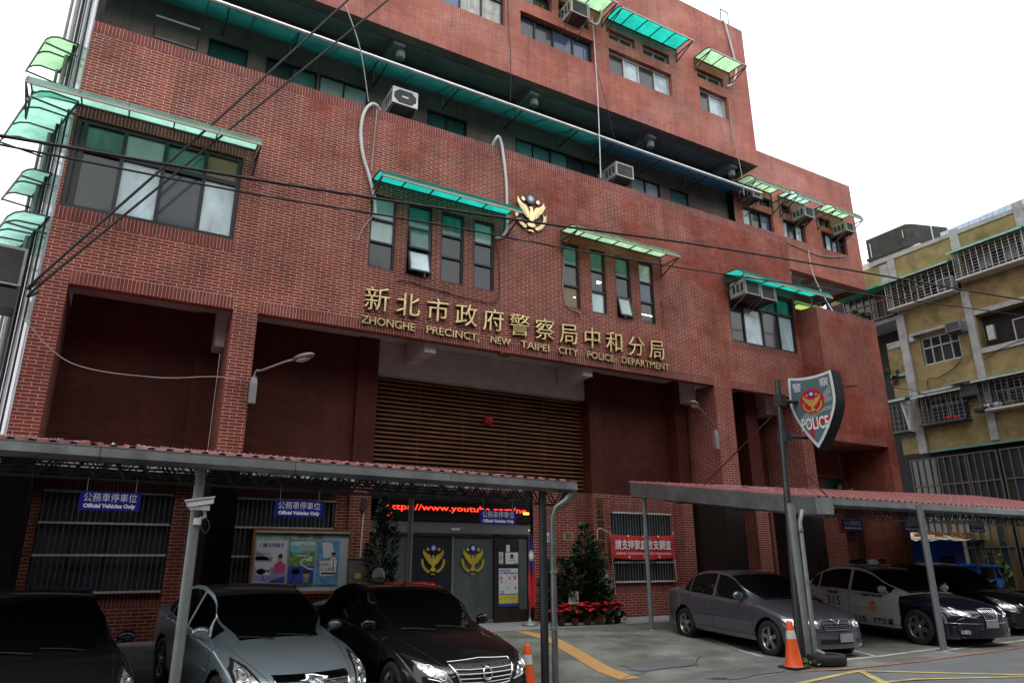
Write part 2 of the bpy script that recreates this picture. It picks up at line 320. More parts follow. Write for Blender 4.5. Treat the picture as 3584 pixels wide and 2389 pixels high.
# ------------------------------------------------------------------ camera
ty, tt, tr = R(29.68704), R(17.4697), R(-.21581)
f_ = Vector((sin(ty)*cos(tt), cos(ty)*cos(tt), sin(tt))); r_ = Vector((cos(ty), -sin(ty), 0)); u_ = r_.cross(f_)
rr = r_*cos(tr)+u_*sin(tr); uu = u_*cos(tr)-r_*sin(tr)
cam = bpy.data.objects.new('camera', bpy.data.cameras.new('camera')); COL.objects.link(cam)
cam.matrix_world = Matrix(((rr.x, uu.x, -f_.x, 0), (rr.y, uu.y, -f_.y, -15), (rr.z, uu.z, -f_.z, 1.45), (0, 0, 0, 1)))
cam.data.lens = 24.687; cam.data.sensor_width = 36; cam.data.clip_end = 3000; cam.data.clip_start = .05
SC.camera = cam

# ------------------------------------------------------------------ ground
def lerp(a, b, t): return a+(b-a)*max(0, min(1, t))
def zfront(x):
    if x < 0: return -.5
    if x < 10.5: return lerp(-.5, -.15, x/10.5) if x > 4.4 else lerp(-.5, -.43, x/4.4)
    return lerp(-.15, -.12, (x-10.5)/10)
def zfront(x):
    pts = [(-6, -.52), (0, -.5), (2.4, -.47), (4.4, -.43), (10.3, -.15), (20, -.14), (40, -.14)]
    if x <= pts[0][0]: return pts[0][1]
    for (a, b), (c, d) in zip(pts, pts[1:]):
        if x <= c: return b+(d-b)*(x-a)/(c-a)
    return pts[-1][1]
def gz(x, y):
    y0 = lerp(-.5, -2.4, (x-5)/3.5)
    return lerp(-.03, zfront(x), (y0-y)/(y0+4.6))
def sheet(name, xs, ys, dz, mt, f=gz):
    b = MB(); nx, ny = len(xs), len(ys)
    b.add([(x, y, f(x, y)+dz) for y in ys for x in xs], [[j*nx+i, j*nx+i+1, (j+1)*nx+i+1, (j+1)*nx+i] for j in range(ny-1) for i in range(nx-1)], mt)
    return b
def fr(a, b, n): return [a+(b-a)*i/n for i in range(n+1)]
gx = [-900, -300, -80, -30]+fr(-14, 34, 64)+[60, 120, 300, 900]
gy = [-900, -300, -80, -40, -25]+fr(-18, 3, 52)+[6, 12, 40, 120, 300, 900]
struct('ground', sheet('g', gx, gy, 0, 'asphalt'))
# concrete parking apron along the building, its front edge follows the red line
b = MB(); xs = fr(-4, 30, 68); n = 24
def yfront(x): return lerp(-6.6, -6.75, (x-6)/3) if x < 9.4 else (lerp(-6.75, -7.16, (x-9.4)/.9) if x < 10.3 else -7.2+max(0, x-12)*.03)
for i in range(len(xs)-1):
    for j in range(n):
        q = []
        for a, c in ((i, j), (i+1, j), (i+1, j+1), (i, j+1)):
            x = xs[a]; y = yfront(x)+(0.2-yfront(x))*c/n; q.append((x, y, gz(x, y)+.004))
        b.quad(*q, 'pavement')
struct('parking_pavement', b)
def stripe(mb, pts, w, mt, dz):
    """painted line following the ground"""
    for (x0, y0), (x1, y1) in zip(pts, pts[1:]):
        n = max(1, int(math.hypot(x1-x0, y1-y0)/.4)); d = Vector((x1-x0, y1-y0)).normalized(); nx, ny = -d.y*w/2, d.x*w/2
        for i in range(n):
            ax, ay = x0+(x1-x0)*i/n, y0+(y1-y0)*i/n; cx, cy = x0+(x1-x0)*(i+1)/n, y0+(y1-y0)*(i+1)/n
            mb.quad(*[(x, y, gz(x, y)+dz) for x, y in ((ax-nx, ay-ny), (cx-nx, cy-ny), (cx+nx, cy+ny), (ax+nx, ay+ny))], mt)
b = MB()
stripe(b, [(11.95, -2.0), (10.5, -5.45)], .09, 'paint_white', .009); stripe(b, [(10.7, -6.45), (12.2, -6.5), (14.6, -6.36)], .11, 'paint_white', .009)
stripe(b, [(13.5, -4.2), (12.2, -6.5)], .09, 'paint_white', .0094); stripe(b, [(16.3, -3.5), (14.6, -6.36)], .09, 'paint_white', .0094); stripe(b, [(14.2, -6.6), (17.4, -6.45)], .1, 'paint_white', .0098)
stripe(b, [(10.3, -2.3), (9.2, -4.9)], .06, 'pavement', .0088)
struct('parking_lines', b)
b = MB(); stripe(b, [(9.9, -6.88), (10.3, -7.16), (12.05, -7.24), (15.9, -7.08), (26, -6.8)], .09, 'paint_red', .009); struct('red_kerb_line', b)
b = MB()
stripe(b, [(4.5, -7.55), (8.49, -7.45), (10.43, -7.4), (12.08, -8.9), (13.2, -9.9)], .11, 'paint_yellow', .008); stripe(b, [(10.38, -7.47), (9.8, -8.24), (8.6, -9.75)], .11, 'paint_yellow', .0086)
stripe(b, [(8.4, -7.75), (9.53, -8.07), (10.36, -8.31), (11.9, -8.99)], .09, 'paint_yellow', .0092)
struct('yellow_box_marking', b)
b = MB(); stripe(b, [(8.62, .0), (8.5, -.9), (7.5, -5.5)], .32, 'tactile', .011); struct('tactile_paving', b)
b = MB(); b.box(2.3, 15.6, -.28, 1.9, -.3, .004, 'platform'); b.box(15.6, 19.4, -.05, 1.9, -.3, .002, 'platform'); b.box(-1.2, 2.3, -.1, 1.9, -.3, .0, 'platform'); struct('platform', b)
# patches and cracks in the apron
b = MB(); rnd = random.Random(3)
for (cx, cy, w, h) in ((9.3, -6.4, 1.1, .35), (7.9, -6.5, .7, .3), (8.6, -4.9, .8, .5), (6.6, -6.9, .9, .4)):
    k = 14; ps = [(cx+w*cos(2*pi*i/k)*rnd.uniform(.6, 1.1), cy+h*sin(2*pi*i/k)*rnd.uniform(.6, 1.1)) for i in range(k)]
    b.add([(x, y, gz(x, y)+.0135) for x, y in ps]+[(cx, cy, gz(cx, cy)+.0135)], [[i, (i+1) % k, k] for i in range(k)], 'asphalt')
def crack(pts, w=.018):
    out = []
    for (x0, y0), (x1, y1) in zip(pts, pts[1:]):
        m_ = max(2, int(math.hypot(x1-x0, y1-y0)/.15))
        out += [(x0+(x1-x0)*i/m_+rnd.uniform(-.05, .05), y0+(y1-y0)*i/m_+rnd.uniform(-.05, .05)) for i in range(m_)]
    stripe(b, out, w*.6, 'crack', .015)
crack([(8.3, -.45), (9.5, -.42), (11.5, -.5), (13.5, -.55), (15.5, -.5)], .04); crack([(9.6, -.5), (10.2, -2.2), (10.4, -3.4)]); crack([(7.4, -5.4), (8.4, -5.15), (9.0, -5.3), (9.9, -4.6)], .03); crack([(8.9, -2.2), (9.8, -2.4), (10.6, -2.1)]); crack([(8.0, -1.6), (8.9, -2.2)])
struct('pavement_patches', b)

# ------------------------------------------------------------------ police station
PS = thing('police_station', 'red brick tiled police station with gold lettering over a double height entrance', 'building', (9, 0, 0))
def wall(mb, x0, x1, z0, z1, holes=(), bands=(), y=0., mt='brick', sol='soldier', reveal=.16, revmat=None):
    """front skin at y with rectangular holes (x0,x1,z0,z1), their reveals, and bands of upright bricks"""
    X = sorted({x0, x1, *[v for h in holes for v in h[:2]], *[v for q in bands for v in q[:2]]}); X = [v for v in X if x0 <= v <= x1]
    Z = sorted({z0, z1, *[v for h in holes for v in h[2:4]], *[v for q in bands for v in q[2:4]]}); Z = [v for v in Z if z0 <= v <= z1]
    for a, c in zip(X, X[1:]):
        for p, q in zip(Z, Z[1:]):
            mx, mz = (a+c)/2, (p+q)/2
            if any(h[0] < mx < h[1] and h[2] < mz < h[3] for h in holes): continue
            k = sol if any(h[0] < mx < h[1] and h[2] < mz < h[3] for h in bands) else mt
            mb.quad((a, y, p), (c, y, p), (c, y, q), (a, y, q), k)
    rm = revmat or mt
    for h in holes:
        a, c, p, q = h[:4]; d = y+reveal
        mb.quad((a, y, p), (a, d, p), (a, d, q), (a, y, q), rm); mb.quad((c, y, q), (c, d, q), (c, d, p), (c, y, p), rm)
        mb.quad((a, y, q), (a, d, q), (c, d, q), (c, y, q), rm); mb.quad((a, y, p), (c, y, p), (c, d, p), (a, d, p), rm)
def window(par, x0, x1, z0, z1, y, cols, rows, panes, frame='frame_dark', fw=.05, rec=.12, label=None, world=True, slide=True, name='window'):
    """frame (the part) and its glazing (sub-part); panes[row from the bottom][col]"""
    b = MB(); W, H = x1-x0, z1-z0; yy = y+rec
    b.box(x0, x0+fw, yy-.05, yy+.03, z0, z1, frame); b.box(x1-fw, x1, yy-.05, yy+.03, z0, z1, frame)
    b.box(x0+fw, x1-fw, yy-.05, yy+.03, z0, z0+fw, frame); b.box(x0+fw, x1-fw, yy-.05, yy+.03, z1-fw, z1, frame)
    for c in cols[1:-1]: b.box(x0+W*c-fw*.42, x0+W*c+fw*.42, yy-.045, yy+.03, z0+fw, z1-fw, frame)
    for r in rows[1:-1]: b.box(x0+fw, x1-fw, yy-.055, yy+.02, z0+H*r-fw*.55, z0+H*r+fw*.55, frame)
    o = b.build(name, par, world, label)
    g = MB()
    for j, (r0, r1) in enumerate(zip(rows, rows[1:])):
        pr = panes[j]
        for i, (c0, c1) in enumerate(zip(cols, cols[1:])):
            k = pr[i % len(pr)]; off = .018*(i % 2) if slide else 0
            if k: g.quad((x0+W*c0, yy+off, z0+H*r0), (x0+W*c1, yy+off, z0+H*r0), (x0+W*c1, yy+off, z0+H*r1), (x0+W*c0, yy+off, z0+H*r1), k)
    g.build('pane', o, world)
    return o

NA = [(4.62, 5.27), (5.58, 6.24), (6.49, 7.13), (7.42, 8.02)]; NB = [(10.2, 10.76), (11.15, 11.68), (12.04, 12.6), (12.93, 13.48)]
holes = [(-1.6, 1.62, 8.13, 10.15), (16.62, 19.72, 8.14, 10.11)]+[(a, c, 8.15, 10.09) for a, c in NA+NB]
bands = [(-1.19, 1.79, 6.57, 6.84), (2.29, 15.6, 6.57, 6.84), (16.35, 19.34, 6.57, 6.84), (-1.65, 19.85, 12.24, 12.5), (-1.65, 1.62, 7.87, 8.13), (-1.6, 1.62, 10.15, 10.4), (16.6, 19.72, 7.88, 8.14), (16.62, 19.72, 10.11, 10.36)]
b = MB(); wall(b, -1.65, 19.85, 6.57, 12.5, holes, bands)
b.quad((-1.65, 0, 6.57), (-1.65, .22, 6.57), (19.85, .22, 6.57), (19.85, 0, 6.57), 'brick')     # underside of the fascia
b.box(-1.65, 19.85, .2, .24, 6.57, 12.5, 'brick_dark', 'b'); b.quad((-1.65, 0, 12.5), (19.85, 0, 12.5), (19.85, .24, 12.5), (-1.65, .24, 12.5), 'concrete')
b.quad((19.85, 0, 6.57), (19.85, .24, 6.57), (19.85, .24, 12.5), (19.85, 0, 12.5), 'brick'); b.quad((-1.65, 0, 12.5), (-1.65, .24, 12.5), (-1.65, .24, 6.57), (-1.65, 0, 6.57), 'brick')
b.build('facade_wall', PS, True)
b = MB()
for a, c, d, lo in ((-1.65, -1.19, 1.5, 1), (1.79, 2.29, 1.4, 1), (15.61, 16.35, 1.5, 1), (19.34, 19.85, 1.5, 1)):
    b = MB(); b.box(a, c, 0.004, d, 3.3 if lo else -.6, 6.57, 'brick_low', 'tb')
    if lo: b.box(a, c, 0.004, d, -.6, 3.3, 'brick_low_shaded', 'tb')
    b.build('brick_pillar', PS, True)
for a, c, y0_, y1_, z1_ in ((1.28, 1.79, 1.41, 1.5, 6.87), (4.98, 5.5, 1.4, 2.45, 6.9), (11.93, 12.39, 1.4, 2.45, 6.9), (14.98, 15.4, 1.1, 1.5, 6.87), (17.85, 18.4, .9, 1.5, 6.87), (17.0, 17.25, 1.25, 1.5, 6.87)):
    b = MB(); b.box(a, c, y0_, y1_, 3.3, z1_, 'brick_recess_shaded'); b.box(a, c, y0_, y1_, -.1, 3.3, 'brick_low'); b.build('pilaster', PS, True)
b = MB()
b = MB()
for xx in ((-1.19, 1.79), (2.29, 4.98), (12.39, 15.61), (16.35, 19.34)): b.quad((xx[0], 1.5, 3.3), (xx[1], 1.5, 3.3), (xx[1], 1.5, 6.87), (xx[0], 1.5, 6.87), 'brick_recess_shaded')
wall(b, -1.19, 1.79, -.1, 3.3, [(-1.05, 1.27, .9, 2.85)], [(-1.05, 1.27, 2.85, 3.1), (-1.05, 1.27, .65, .9)], 1.5, 'brick_low', reveal=.1)
wall(b, 2.29, 4.98, -.1, 3.3, [(2.5, 4.68, .9, 2.83)], [(2.5, 4.68, 2.83, 3.08)], 1.5, 'brick_low', reveal=.1)
wall(b, 12.39, 15.61, -.1, 3.3, [(12.62, 14.86, .9, 2.83)], [(12.62, 14.86, 2.83, 3.08), (12.62, 14.86, .62, .9)], 1.5, 'brick_low', reveal=.1)
wall(b, 16.35, 19.34, -.1, 3.3, [(17.3, 17.8, 0, 3.0), (18.42, 19.2, 0, 3.0)], [], 1.5, 'brick_low', reveal=.3)
wall(b, 10.15, 11.95, -.1, 3.35, [], [], 1.7, 'brick_low')
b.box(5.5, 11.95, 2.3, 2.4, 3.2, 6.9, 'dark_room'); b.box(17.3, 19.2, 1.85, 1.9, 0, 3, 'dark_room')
b.build('rear_wall', PS, True)
b = MB()
b.quad((-1.65, .2, 6.87), (-1.65, 2.4, 6.87), (19.85, 2.4, 6.87), (19.85, .2, 6.87), 'plaster_white')
b.box(5.5, 11.93, 1.6, 1.95, 6.02, 6.86, 'plaster_white')
for x0, x1, z0 in ((6.25, 6.55, 6.34), (10.95, 11.25, 6.34), (1.6, 1.79, 5.95), (15.22, 15.6, 6.15), (18.75, 19.3, 6.15)): b.box(x0, x1, .25 if z0 > 6.3 else .8, 1.55, z0, 6.86, 'plaster_white')
b.build('porch_ceiling', PS, True)
b = MB(); b.lathe([(.001, 0), (.12, .0), (.2, .04), (.2, .07), (.001, .07)], (8.42, .11, 6.5), 'brick'); b.build('ceiling_dome', PS, True)
for xa, xb in ((-1.19, 1.79), (2.29, 4.98), (5.5, 9.3)): b = MB(); b.box(xa, xb, .8, 1.5, 3.2, 3.3, 'concrete'); b.build('porch_light_blocker', PS, True)  # added unseen slabs that keep light from falling under the canopy
# louvre of stained slats over the entrance
b = MB(); z = 3.32
while z < 5.98: b.box(5.52, 11.92, 1.80, 1.89, z, z+.045, 'louvre_wood'); z += .113
for x in (6.82, 8.1, 9.4, 10.68): b.box(x-.025, x+.025, 1.9, 1.95, 3.3, 6.0, 'louvre_wood')
lv = b.build('louvre_screen', PS, True)
b = MB(); b.sphere((8.78, 1.70, 5.13), .13, 'flag_red'); b.box(8.72, 8.84, 1.75, 1.8, 5.05, 5.2, 'flag_red'); b.build('alarm_light', PS, True)
# balcony: floor, rear wall with its row of windows
REC = [(.62, 1.56, ['g_teal']), (2.0, 3.33, ['g_grey', 'g_tealcurt']), (3.38, 4.75, ['g_pale', 'g_pale']), (6.5, 7.78, ['g_teal', 'g_teal']), (9.44, 12.7, ['g_tealcurt', 'g_tealcurt', 'g_tealcurt', 'g_dark', 'g_night']), (13.94, 15.24, ['g_pale', 'g_curtain']), (15.73, 16.56, ['g_tealcurt'])]
b = MB(); wall(b, -1.65, 20.2, 11.3, 15.42, [(a, c, 12.3, 14.0) for a, c, _ in REC], [], 1.3, 'brick_dark', reveal=.1)
b.box(-1.65, 20.2, .24, 1.3, 11.2, 11.35, 'concrete'); b.build('balcony_wall', PS, True)
for a, c, p in REC: window(PS, a, c, 12.3, 14.0, 1.3, fr(0, 1, len(p)), [0, 1], [p], fw=.045, rec=.07)
# third floor block standing on the overhang
UW = [(3.4, 8.35, 16.7, 18.3), (8.89, 11.63, 16.66, 17.54), (9.0, 10.05, 17.97, 18.6), (10.3, 11.5, 17.9, 18.6), (12.28, 13.38, 17.94, 18.32), (13.72, 14.9, 17.92, 18.32), (12.24, 14.93, 16.61, 17.54), (16.2, 17.5, 17.94, 18.32), (16.24, 17.6, 16.61, 17.56)]
ub = [(-1.65, 18.85, 15.1, 15.38), (-1.65, 18.85, 20.8, 21.06)]+[(a-.02, c+.02, p-.26, p) for a, c, p, q in UW if p < 17]+[(8.8, 11.7, 18.6, 18.85)]
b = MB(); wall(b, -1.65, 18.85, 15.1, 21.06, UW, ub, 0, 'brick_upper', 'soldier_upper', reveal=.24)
b.quad((-1.65, 0, 15.1), (-1.65, .32, 15.1), (18.85, .32, 15.1), (18.85, 0, 15.1), 'brick_dark'); b.box(-1.65, 18.85, .3, .34, 15.1, 15.45, 'brick_dark', 'b')
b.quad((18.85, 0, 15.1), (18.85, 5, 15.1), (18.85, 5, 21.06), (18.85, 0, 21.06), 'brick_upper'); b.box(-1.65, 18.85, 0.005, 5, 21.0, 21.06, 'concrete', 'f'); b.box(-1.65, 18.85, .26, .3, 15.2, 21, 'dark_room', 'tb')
b.build('upper_block', PS, True)
b = MB(); b.quad((-1.65, .34, 15.34), (-1.65, 1.3, 15.34), (18.85, 1.3, 15.34), (18.85, .34, 15.34), 'plaster_grey'); b.box(18.5, 18.85, .34, 1.3, 15.1, 15.34, 'brick_dark')
b.build('overhang_soffit', PS, True)
for x in (-.5, 5.25, 9.6, 14.2, 18.0):
    b = MB(); b.box(x-.16, x+.16, .36, 1.28, 15.0, 15.33, 'plaster_grey'); b.lathe([(.001, 14.78), (.12, 14.78), (.13, 14.85), (.13, 14.99)], (x+.12, .62, 0), 'plaster_grey', 16); b.build('soffit_lamp', PS, True)
window(PS, 3.4, 8.35, 16.7, 18.3, 0, fr(0, 1, 7), [0, .62, 1], [['g_grey', 'g_curtain', 'g_pale', 'g_pale', 'g_blue', 'g_stripe', 'g_stripe'], ['g_grey', 'g_pale']], rec=.2)
window(PS, 8.89, 11.63, 16.66, 17.54, 0, [0, .22, .47, .74, 1], [0, 1], [['g_grey', 'g_grey', 'g_blue', 'g_blue']], rec=.2, fw=.06)
window(PS, 9.0, 10.05, 17.97, 18.6, 0, [0, .5, 1], [0, 1], [['g_teal', 'g_dark']], rec=.2); window(PS, 10.3, 11.5, 17.9, 18.6, 0, [0, .5, 1], [0, 1], [['g_dark', 'g_pale']], rec=.2)
window(PS, 12.28, 13.38, 17.94, 18.32, 0, [0, .5, 1], [0, 1], [['g_teal', 'g_teal']], 'frame_white', rec=.2, fw=.04); window(PS, 13.72, 14.9, 17.92, 18.32, 0, [0, .5, 1], [0, 1], [['g_teal', 'g_teal']], 'frame_white', rec=.2, fw=.04)
window(PS, 12.24, 14.93, 16.61, 17.54, 0, [0, .27, .5, .76, 1], [0, 1], [['g_grey', 'g_curtain', 'g_grey', 'g_curtain']], 'frame_white', rec=.2)
window(PS, 16.2, 17.5, 17.94, 18.32, 0, [0, .5, 1], [0, 1], [['g_teal', 'g_teal']], 'frame_white', rec=.2, fw=.04); window(PS, 16.24, 17.6, 16.61, 17.56, 0, [0, .45, 1], [0, 1], [['g_grey', 'g_curtain']], 'frame_white', rec=.2)
# right wing, set back one metre
WW = [(18.94, 20.56, 13.29, 14.04), (19.78, 20.6, 14.32, 14.68), (21.11, 22.38, 13.28, 14.04), (21.13, 21.66, 14.31, 14.66), (23.36, 24.89, 13.29, 14.07), (23.3, 24.04, 14.29, 14.67)]
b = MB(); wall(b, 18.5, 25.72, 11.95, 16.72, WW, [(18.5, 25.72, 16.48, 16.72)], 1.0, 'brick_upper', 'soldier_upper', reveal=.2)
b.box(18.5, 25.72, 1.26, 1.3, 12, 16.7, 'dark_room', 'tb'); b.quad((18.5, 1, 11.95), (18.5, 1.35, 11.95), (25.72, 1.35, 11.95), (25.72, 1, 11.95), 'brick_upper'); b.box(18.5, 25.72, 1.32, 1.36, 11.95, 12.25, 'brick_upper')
b.quad((25.72, 1, 11.95), (25.72, 6, 11.95), (25.72, 6, 16.72), (25.72, 1, 16.72), 'brick_upper'); b.box(18.5, 25.72, 1.005, 6, 16.66, 16.72, 'concrete', 'f')
b.quad((18.5, 1.36, 12.2), (18.5, 4.2, 12.2), (25.72, 4.2, 12.2), (25.72, 1.36, 12.2), 'plaster_grey'); b.box(19.85, 25.72, 4.2, 4.4, 4, 12.2, 'brick_dark'); b.box(19.85, 25.3, 2.8, 3.0, 11.85, 12.19, 'brick_dark'); b.box(24.6, 25.2, 3.0, 3.6, 4, 12.2, 'brick_dark')
b.lathe([(.001, 12.12), (.2, 12.12), (.22, 12.19)], (23.3, 1.9, 0), 'brick_dark', 18)
b.build('right_wing', PS, True)
for (x0, x1, z0, z1), n, pp in zip(WW, (3, 2, 3, 2, 4, 2), (['g_curtain', 'g_grey', 'g_blue'], ['g_dark', 'g_teal'], ['g_curtain', 'g_grey', 'g_curtain'], ['g_teal'], ['g_grey', 'g_curtain', 'g_dark', 'g_grey'], ['g_teal', 'g_tealcurt'])): window(PS, x0, x1, z0, z1, 1.0, fr(0, 1, n), [0, 1], [pp], rec=.17, fw=.045)
# low block projecting at the right end
b = MB(); Y = -.81
wall(b, 19.86, 23.0, 5.1, 9.62, [], [(19.86, 23, 9.36, 9.62), (19.86, 22.6, 5.1, 5.36)], Y, 'brick_block')
b.quad((19.86, Y, 5.1), (19.86, Y, 9.62), (19.86, 4, 9.62), (19.86, 4, 5.1), 'brick_block'); b.quad((23, Y, -.2), (23, 4, -.2), (23, 4, 9.62), (23, Y, 9.62), 'brick_block'); b.quad((19.86, Y, 9.62), (23, Y, 9.62), (23, 4, 9.62), (19.86, 4, 9.62), 'concrete')
b.quad((19.86, Y, 5.1), (19.86, 4, 5.1), (22.6, 4, 5.1), (22.6, Y, 5.1), 'brick_dark'); b.quad((22.6, Y, -.2), (23, Y, -.2), (23, Y, 5.1), (22.6, Y, 5.1), 'brick_block'); b.quad((22.6, Y, 5.1), (22.6, 1.2, 5.1), (22.6, 1.2, -.2), (22.6, Y, -.2), 'brick_block')
wall(b, 19.86, 22.6, -.2, 5.1, [(21.3, 22.45, 3.2, 4.18), (20.1, 20.9, 0, 2.4)], [], .9, 'brick_low', reveal=.12)
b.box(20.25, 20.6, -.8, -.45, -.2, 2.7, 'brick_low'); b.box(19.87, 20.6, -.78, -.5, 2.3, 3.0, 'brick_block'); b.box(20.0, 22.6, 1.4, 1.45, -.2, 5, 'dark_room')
b.build('side_block', PS, True)
b = MB()
for x in (20.95, 22.3): b.tube([(x, .88, 5.05), (x, .88, 4.35), (x+.06, .88, 4.22)], .012, 'white_pvc', 6)
b.tube([(20.95, .88, 4.25), (22.3, .88, 4.25)], .01, 'white_pvc', 6); b.build('wall_conduit', PS, True)
# flank wall running back on the left, dark glazed tile
b = MB(); b.quad((-1.66, .03, -.6), (-2.42, 2.4, -.6), (-2.42, 2.4, 23), (-1.66, .03, 23), 'tile_side'); b.quad((-2.42, 2.4, -.6), (2, 6, -.6), (2, 6, 23), (-2.42, 2.4, 23), 'tile_side'); 
b.build('flank_wall', PS, True)
b = MB()
for t, r in ((.12, .02), (.3, .012), (.42, .03), (.62, .05), (.9, .035)):
    x, y = -1.66-.76*t-.05, .03+2.37*t; b.tube([(x, y, -.3), (x+.01, y, 8), (x-.02, y, 14), (x, y, 22.8)], r, 'wire_grey' if r > .03 else 'wire_black', 6)
b.build('drain_pipe', PS, True)

# windows of the main front
window(PS, -1.6, 1.62, 8.13, 10.15, 0, [0, .055, .28, .52, .77, 1], [0, .67, 1], [['frame_dark', 'g_grey', 'g_curtain', 'g_bluegrey', 'g_curtain'], ['frame_dark', 'g_green', 'g_pale', 'g_tealcurt', 'g_ply']], rec=.1, fw=.09)
pn = [[['g_grey'], ['g_pale'], ['g_pale']], [['g_bluegrey'], ['g_green'], ['g_green']], [['g_grey'], ['g_grey'], ['g_green']], [['g_dark'], ['g_grey'], ['g_pale']]]
for i, (a, c) in enumerate(NA): window(PS, a, c, 8.15, 10.09, 0, [0, 1], [0, .36, .67, 1], [[None] if i == 1 else pn[i][0], pn[i][1], pn[i][2]], rec=.09, fw=.045)
pn = [[['g_ply'], ['g_room'], ['g_tealcurt']], [['g_curtain'], ['g_room'], ['g_green']], [['g_pale'], ['g_grey'], ['g_green']], [['g_room'], ['g_blue'], ['g_pale']]]
for i, (a, c) in enumerate(NB): window(PS, a, c, 8.15, 10.09, 0, [0, 1], [0, .34, .67, 1], [[None] if i == 2 else pn[i][0], pn[i][1], pn[i][2]], rec=.09, fw=.045)
def sash(x0, x1, z0, z1, tilt, g):
    b = MB(); H = z1-z0; t = Vector((0, -sin(tilt), -cos(tilt))); top = Vector((0, .04, z1)); n = Vector((0, -cos(tilt), sin(tilt)))
    def P(x, d, o): return Vector((x, 0, 0))+top+t*d+n*o
    for a, c, d0, d1 in ((x0, x0+.05, 0, H), (x1-.05, x1, 0, H), (x0+.05, x1-.05, 0, .05), (x0+.05, x1-.05, H-.05, H)):
        q = [P(a, d0, .015), P(c, d0, .015), P(c, d1, .015), P(a, d1, .015)]; b.prism(q, -n*.04, 'frame_dark')
    o = b.build('window_sash', PS, True); g_ = MB(); g_.quad(P(x0+.04, H-.04, 0), P(x1-.04, H-.04, 0), P(x1-.04, .04, 0), P(x0+.04, .04, 0), g); g_.build('pane', o, True)
sash(5.62, 6.2, 8.2, 8.84, R(16), 'g_curtain'); sash(5.62, 6.2, 8.85, 9.45, R(8), 'g_green'); sash(12.08, 12.56, 8.18, 8.8, R(13), 'g_pale')
b = MB(); b.quad((5.6, .14, 8.2), (6.22, .14, 8.2), (6.22, .14, 8.9), (5.6, .14, 8.9), 'g_night'); b.build('pane', PS, True); b = MB(); b.quad((12.06, .14, 8.2), (12.58, .14, 8.2), (12.58, .14, 8.9), (12.06, .14, 8.9), 'g_night'); b.build('pane', PS, True)
b = MB()
for x, z, w in ((11.5, 9.14, .16), (11.47, 9.09, .12), (13.2, 8.42, .42), (10.62, 8.5, .05)): b.box(x-w/2, x+w/2, .085, .095, z, z+.03, 'tube_light')
b.build('ceiling_tube', PS, True)
window(PS, 16.62, 19.72, 8.14, 10.11, 0, [0, .22, .5, .755, 1], [0, .67, 1], [['g_dark', 'g_curtain', 'g_dark', 'g_curtain'], ['g_dark', 'g_dark', 'g_teal', 'g_green']], rec=.1, fw=.07)
# ground floor windows behind bars
def bars(x0, x1, z0, z1, y, n, rails):
    b = MB()
    for i in range(n+1): x = x0+(x1-x0)*i/n; b.tube([(x, y, z0), (x, y, z1)], .009, 'frame_grey', 6)
    for z in rails: b.box(x0-.03, x1+.03, y-.025, y+.02, z-.02, z+.02, 'frame_white')
    return b.build('security_bars', PS, True)
window(PS, -1.05, 1.27, .9, 2.85, 1.5, [0, .25, .52, .76, 1], [0, .66, 1], [['g_bluegrey'], ['g_bluegrey', 'g_bluegrey']], rec=.08, fw=.06); bars(-1.0, 1.22, .92, 2.83, 1.46, 22, (.93, 1.62, 2.22, 2.82))
window(PS, 2.5, 4.68, .9, 2.83, 1.5, [0, .27, .52, .77, 1], [0, .66, 1], [['g_grey', 'g_dark'], ['g_bluegrey']], rec=.08, fw=.06); bars(2.55, 4.63, .92, 2.81, 1.46, 21, (.93, 1.6, 2.2, 2.81))
window(PS, 12.62, 14.86, .9, 2.83, 1.5, [0, .25, .5, .75, 1], [0, .62, 1], [['g_dark', 'g_bluegrey'], ['g_bluegrey', 'g_grey', 'g_bluegrey', 'g_dark']], rec=.08, fw=.06); bars(12.68, 14.8, .92, 2.81, 1.46, 21, (.93, 1.45, 2.08, 2.81))
# entrance
EY = 1.78
b = MB()
b.box(5.5, 11.9, 2.0, 2.1, 0, 3.4, 'dark_room'); b.box(5.5, 10.2, EY, 2.0, 2.95, 3.4, 'bronze_frame'); b.box(5.6, 10.1, EY-.02, 2.0, 2.16, 2.44, 'frame_grey')
for x in (5.55, 6.62, 9.0, 10.02): b.box(x, x+.13, EY-.03, EY+.1, 0, 2.16, 'bronze_frame')
b.box(5.6, 10.1, EY-.03, EY+.1, 2.1, 2.17, 'bronze_frame'); b.box(7.8, 7.86, EY, EY+.05, 0, 2.1, 'frame_grey'); b.box(9.13, 10.02, EY, EY+.05, 0, 2.1, 'bronze_frame'); b.box(9.75, 9.98, EY-.006, EY, .3, 2.05, 'g_door')
b.box(7.75, 8.0, EY-.05, EY-.02, 2.24, 2.3, 'sign_white')
e = b.build('entrance', PS, True)
b = MB(); b.quad((5.68, EY+.03, .02), (6.62, EY+.03, .02), (6.62, EY+.03, 2.1), (5.68, EY+.03, 2.1), 'g_door'); b.quad((6.75, EY+.03, .02), (7.8, EY+.03, .02), (7.8, EY+.03, 2.1), (6.75, EY+.03, 2.1), 'g_night'); b.quad((7.86, EY+.045, .02), (9.0, EY+.045, .02), (9.0, EY+.045, 2.1), (7.86, EY+.045, 2.1), 'g_door')
b.box(6.75, 9.0, EY+.01, EY+.028, .0, .1, 'frame_grey'); b.build('door', e, True)
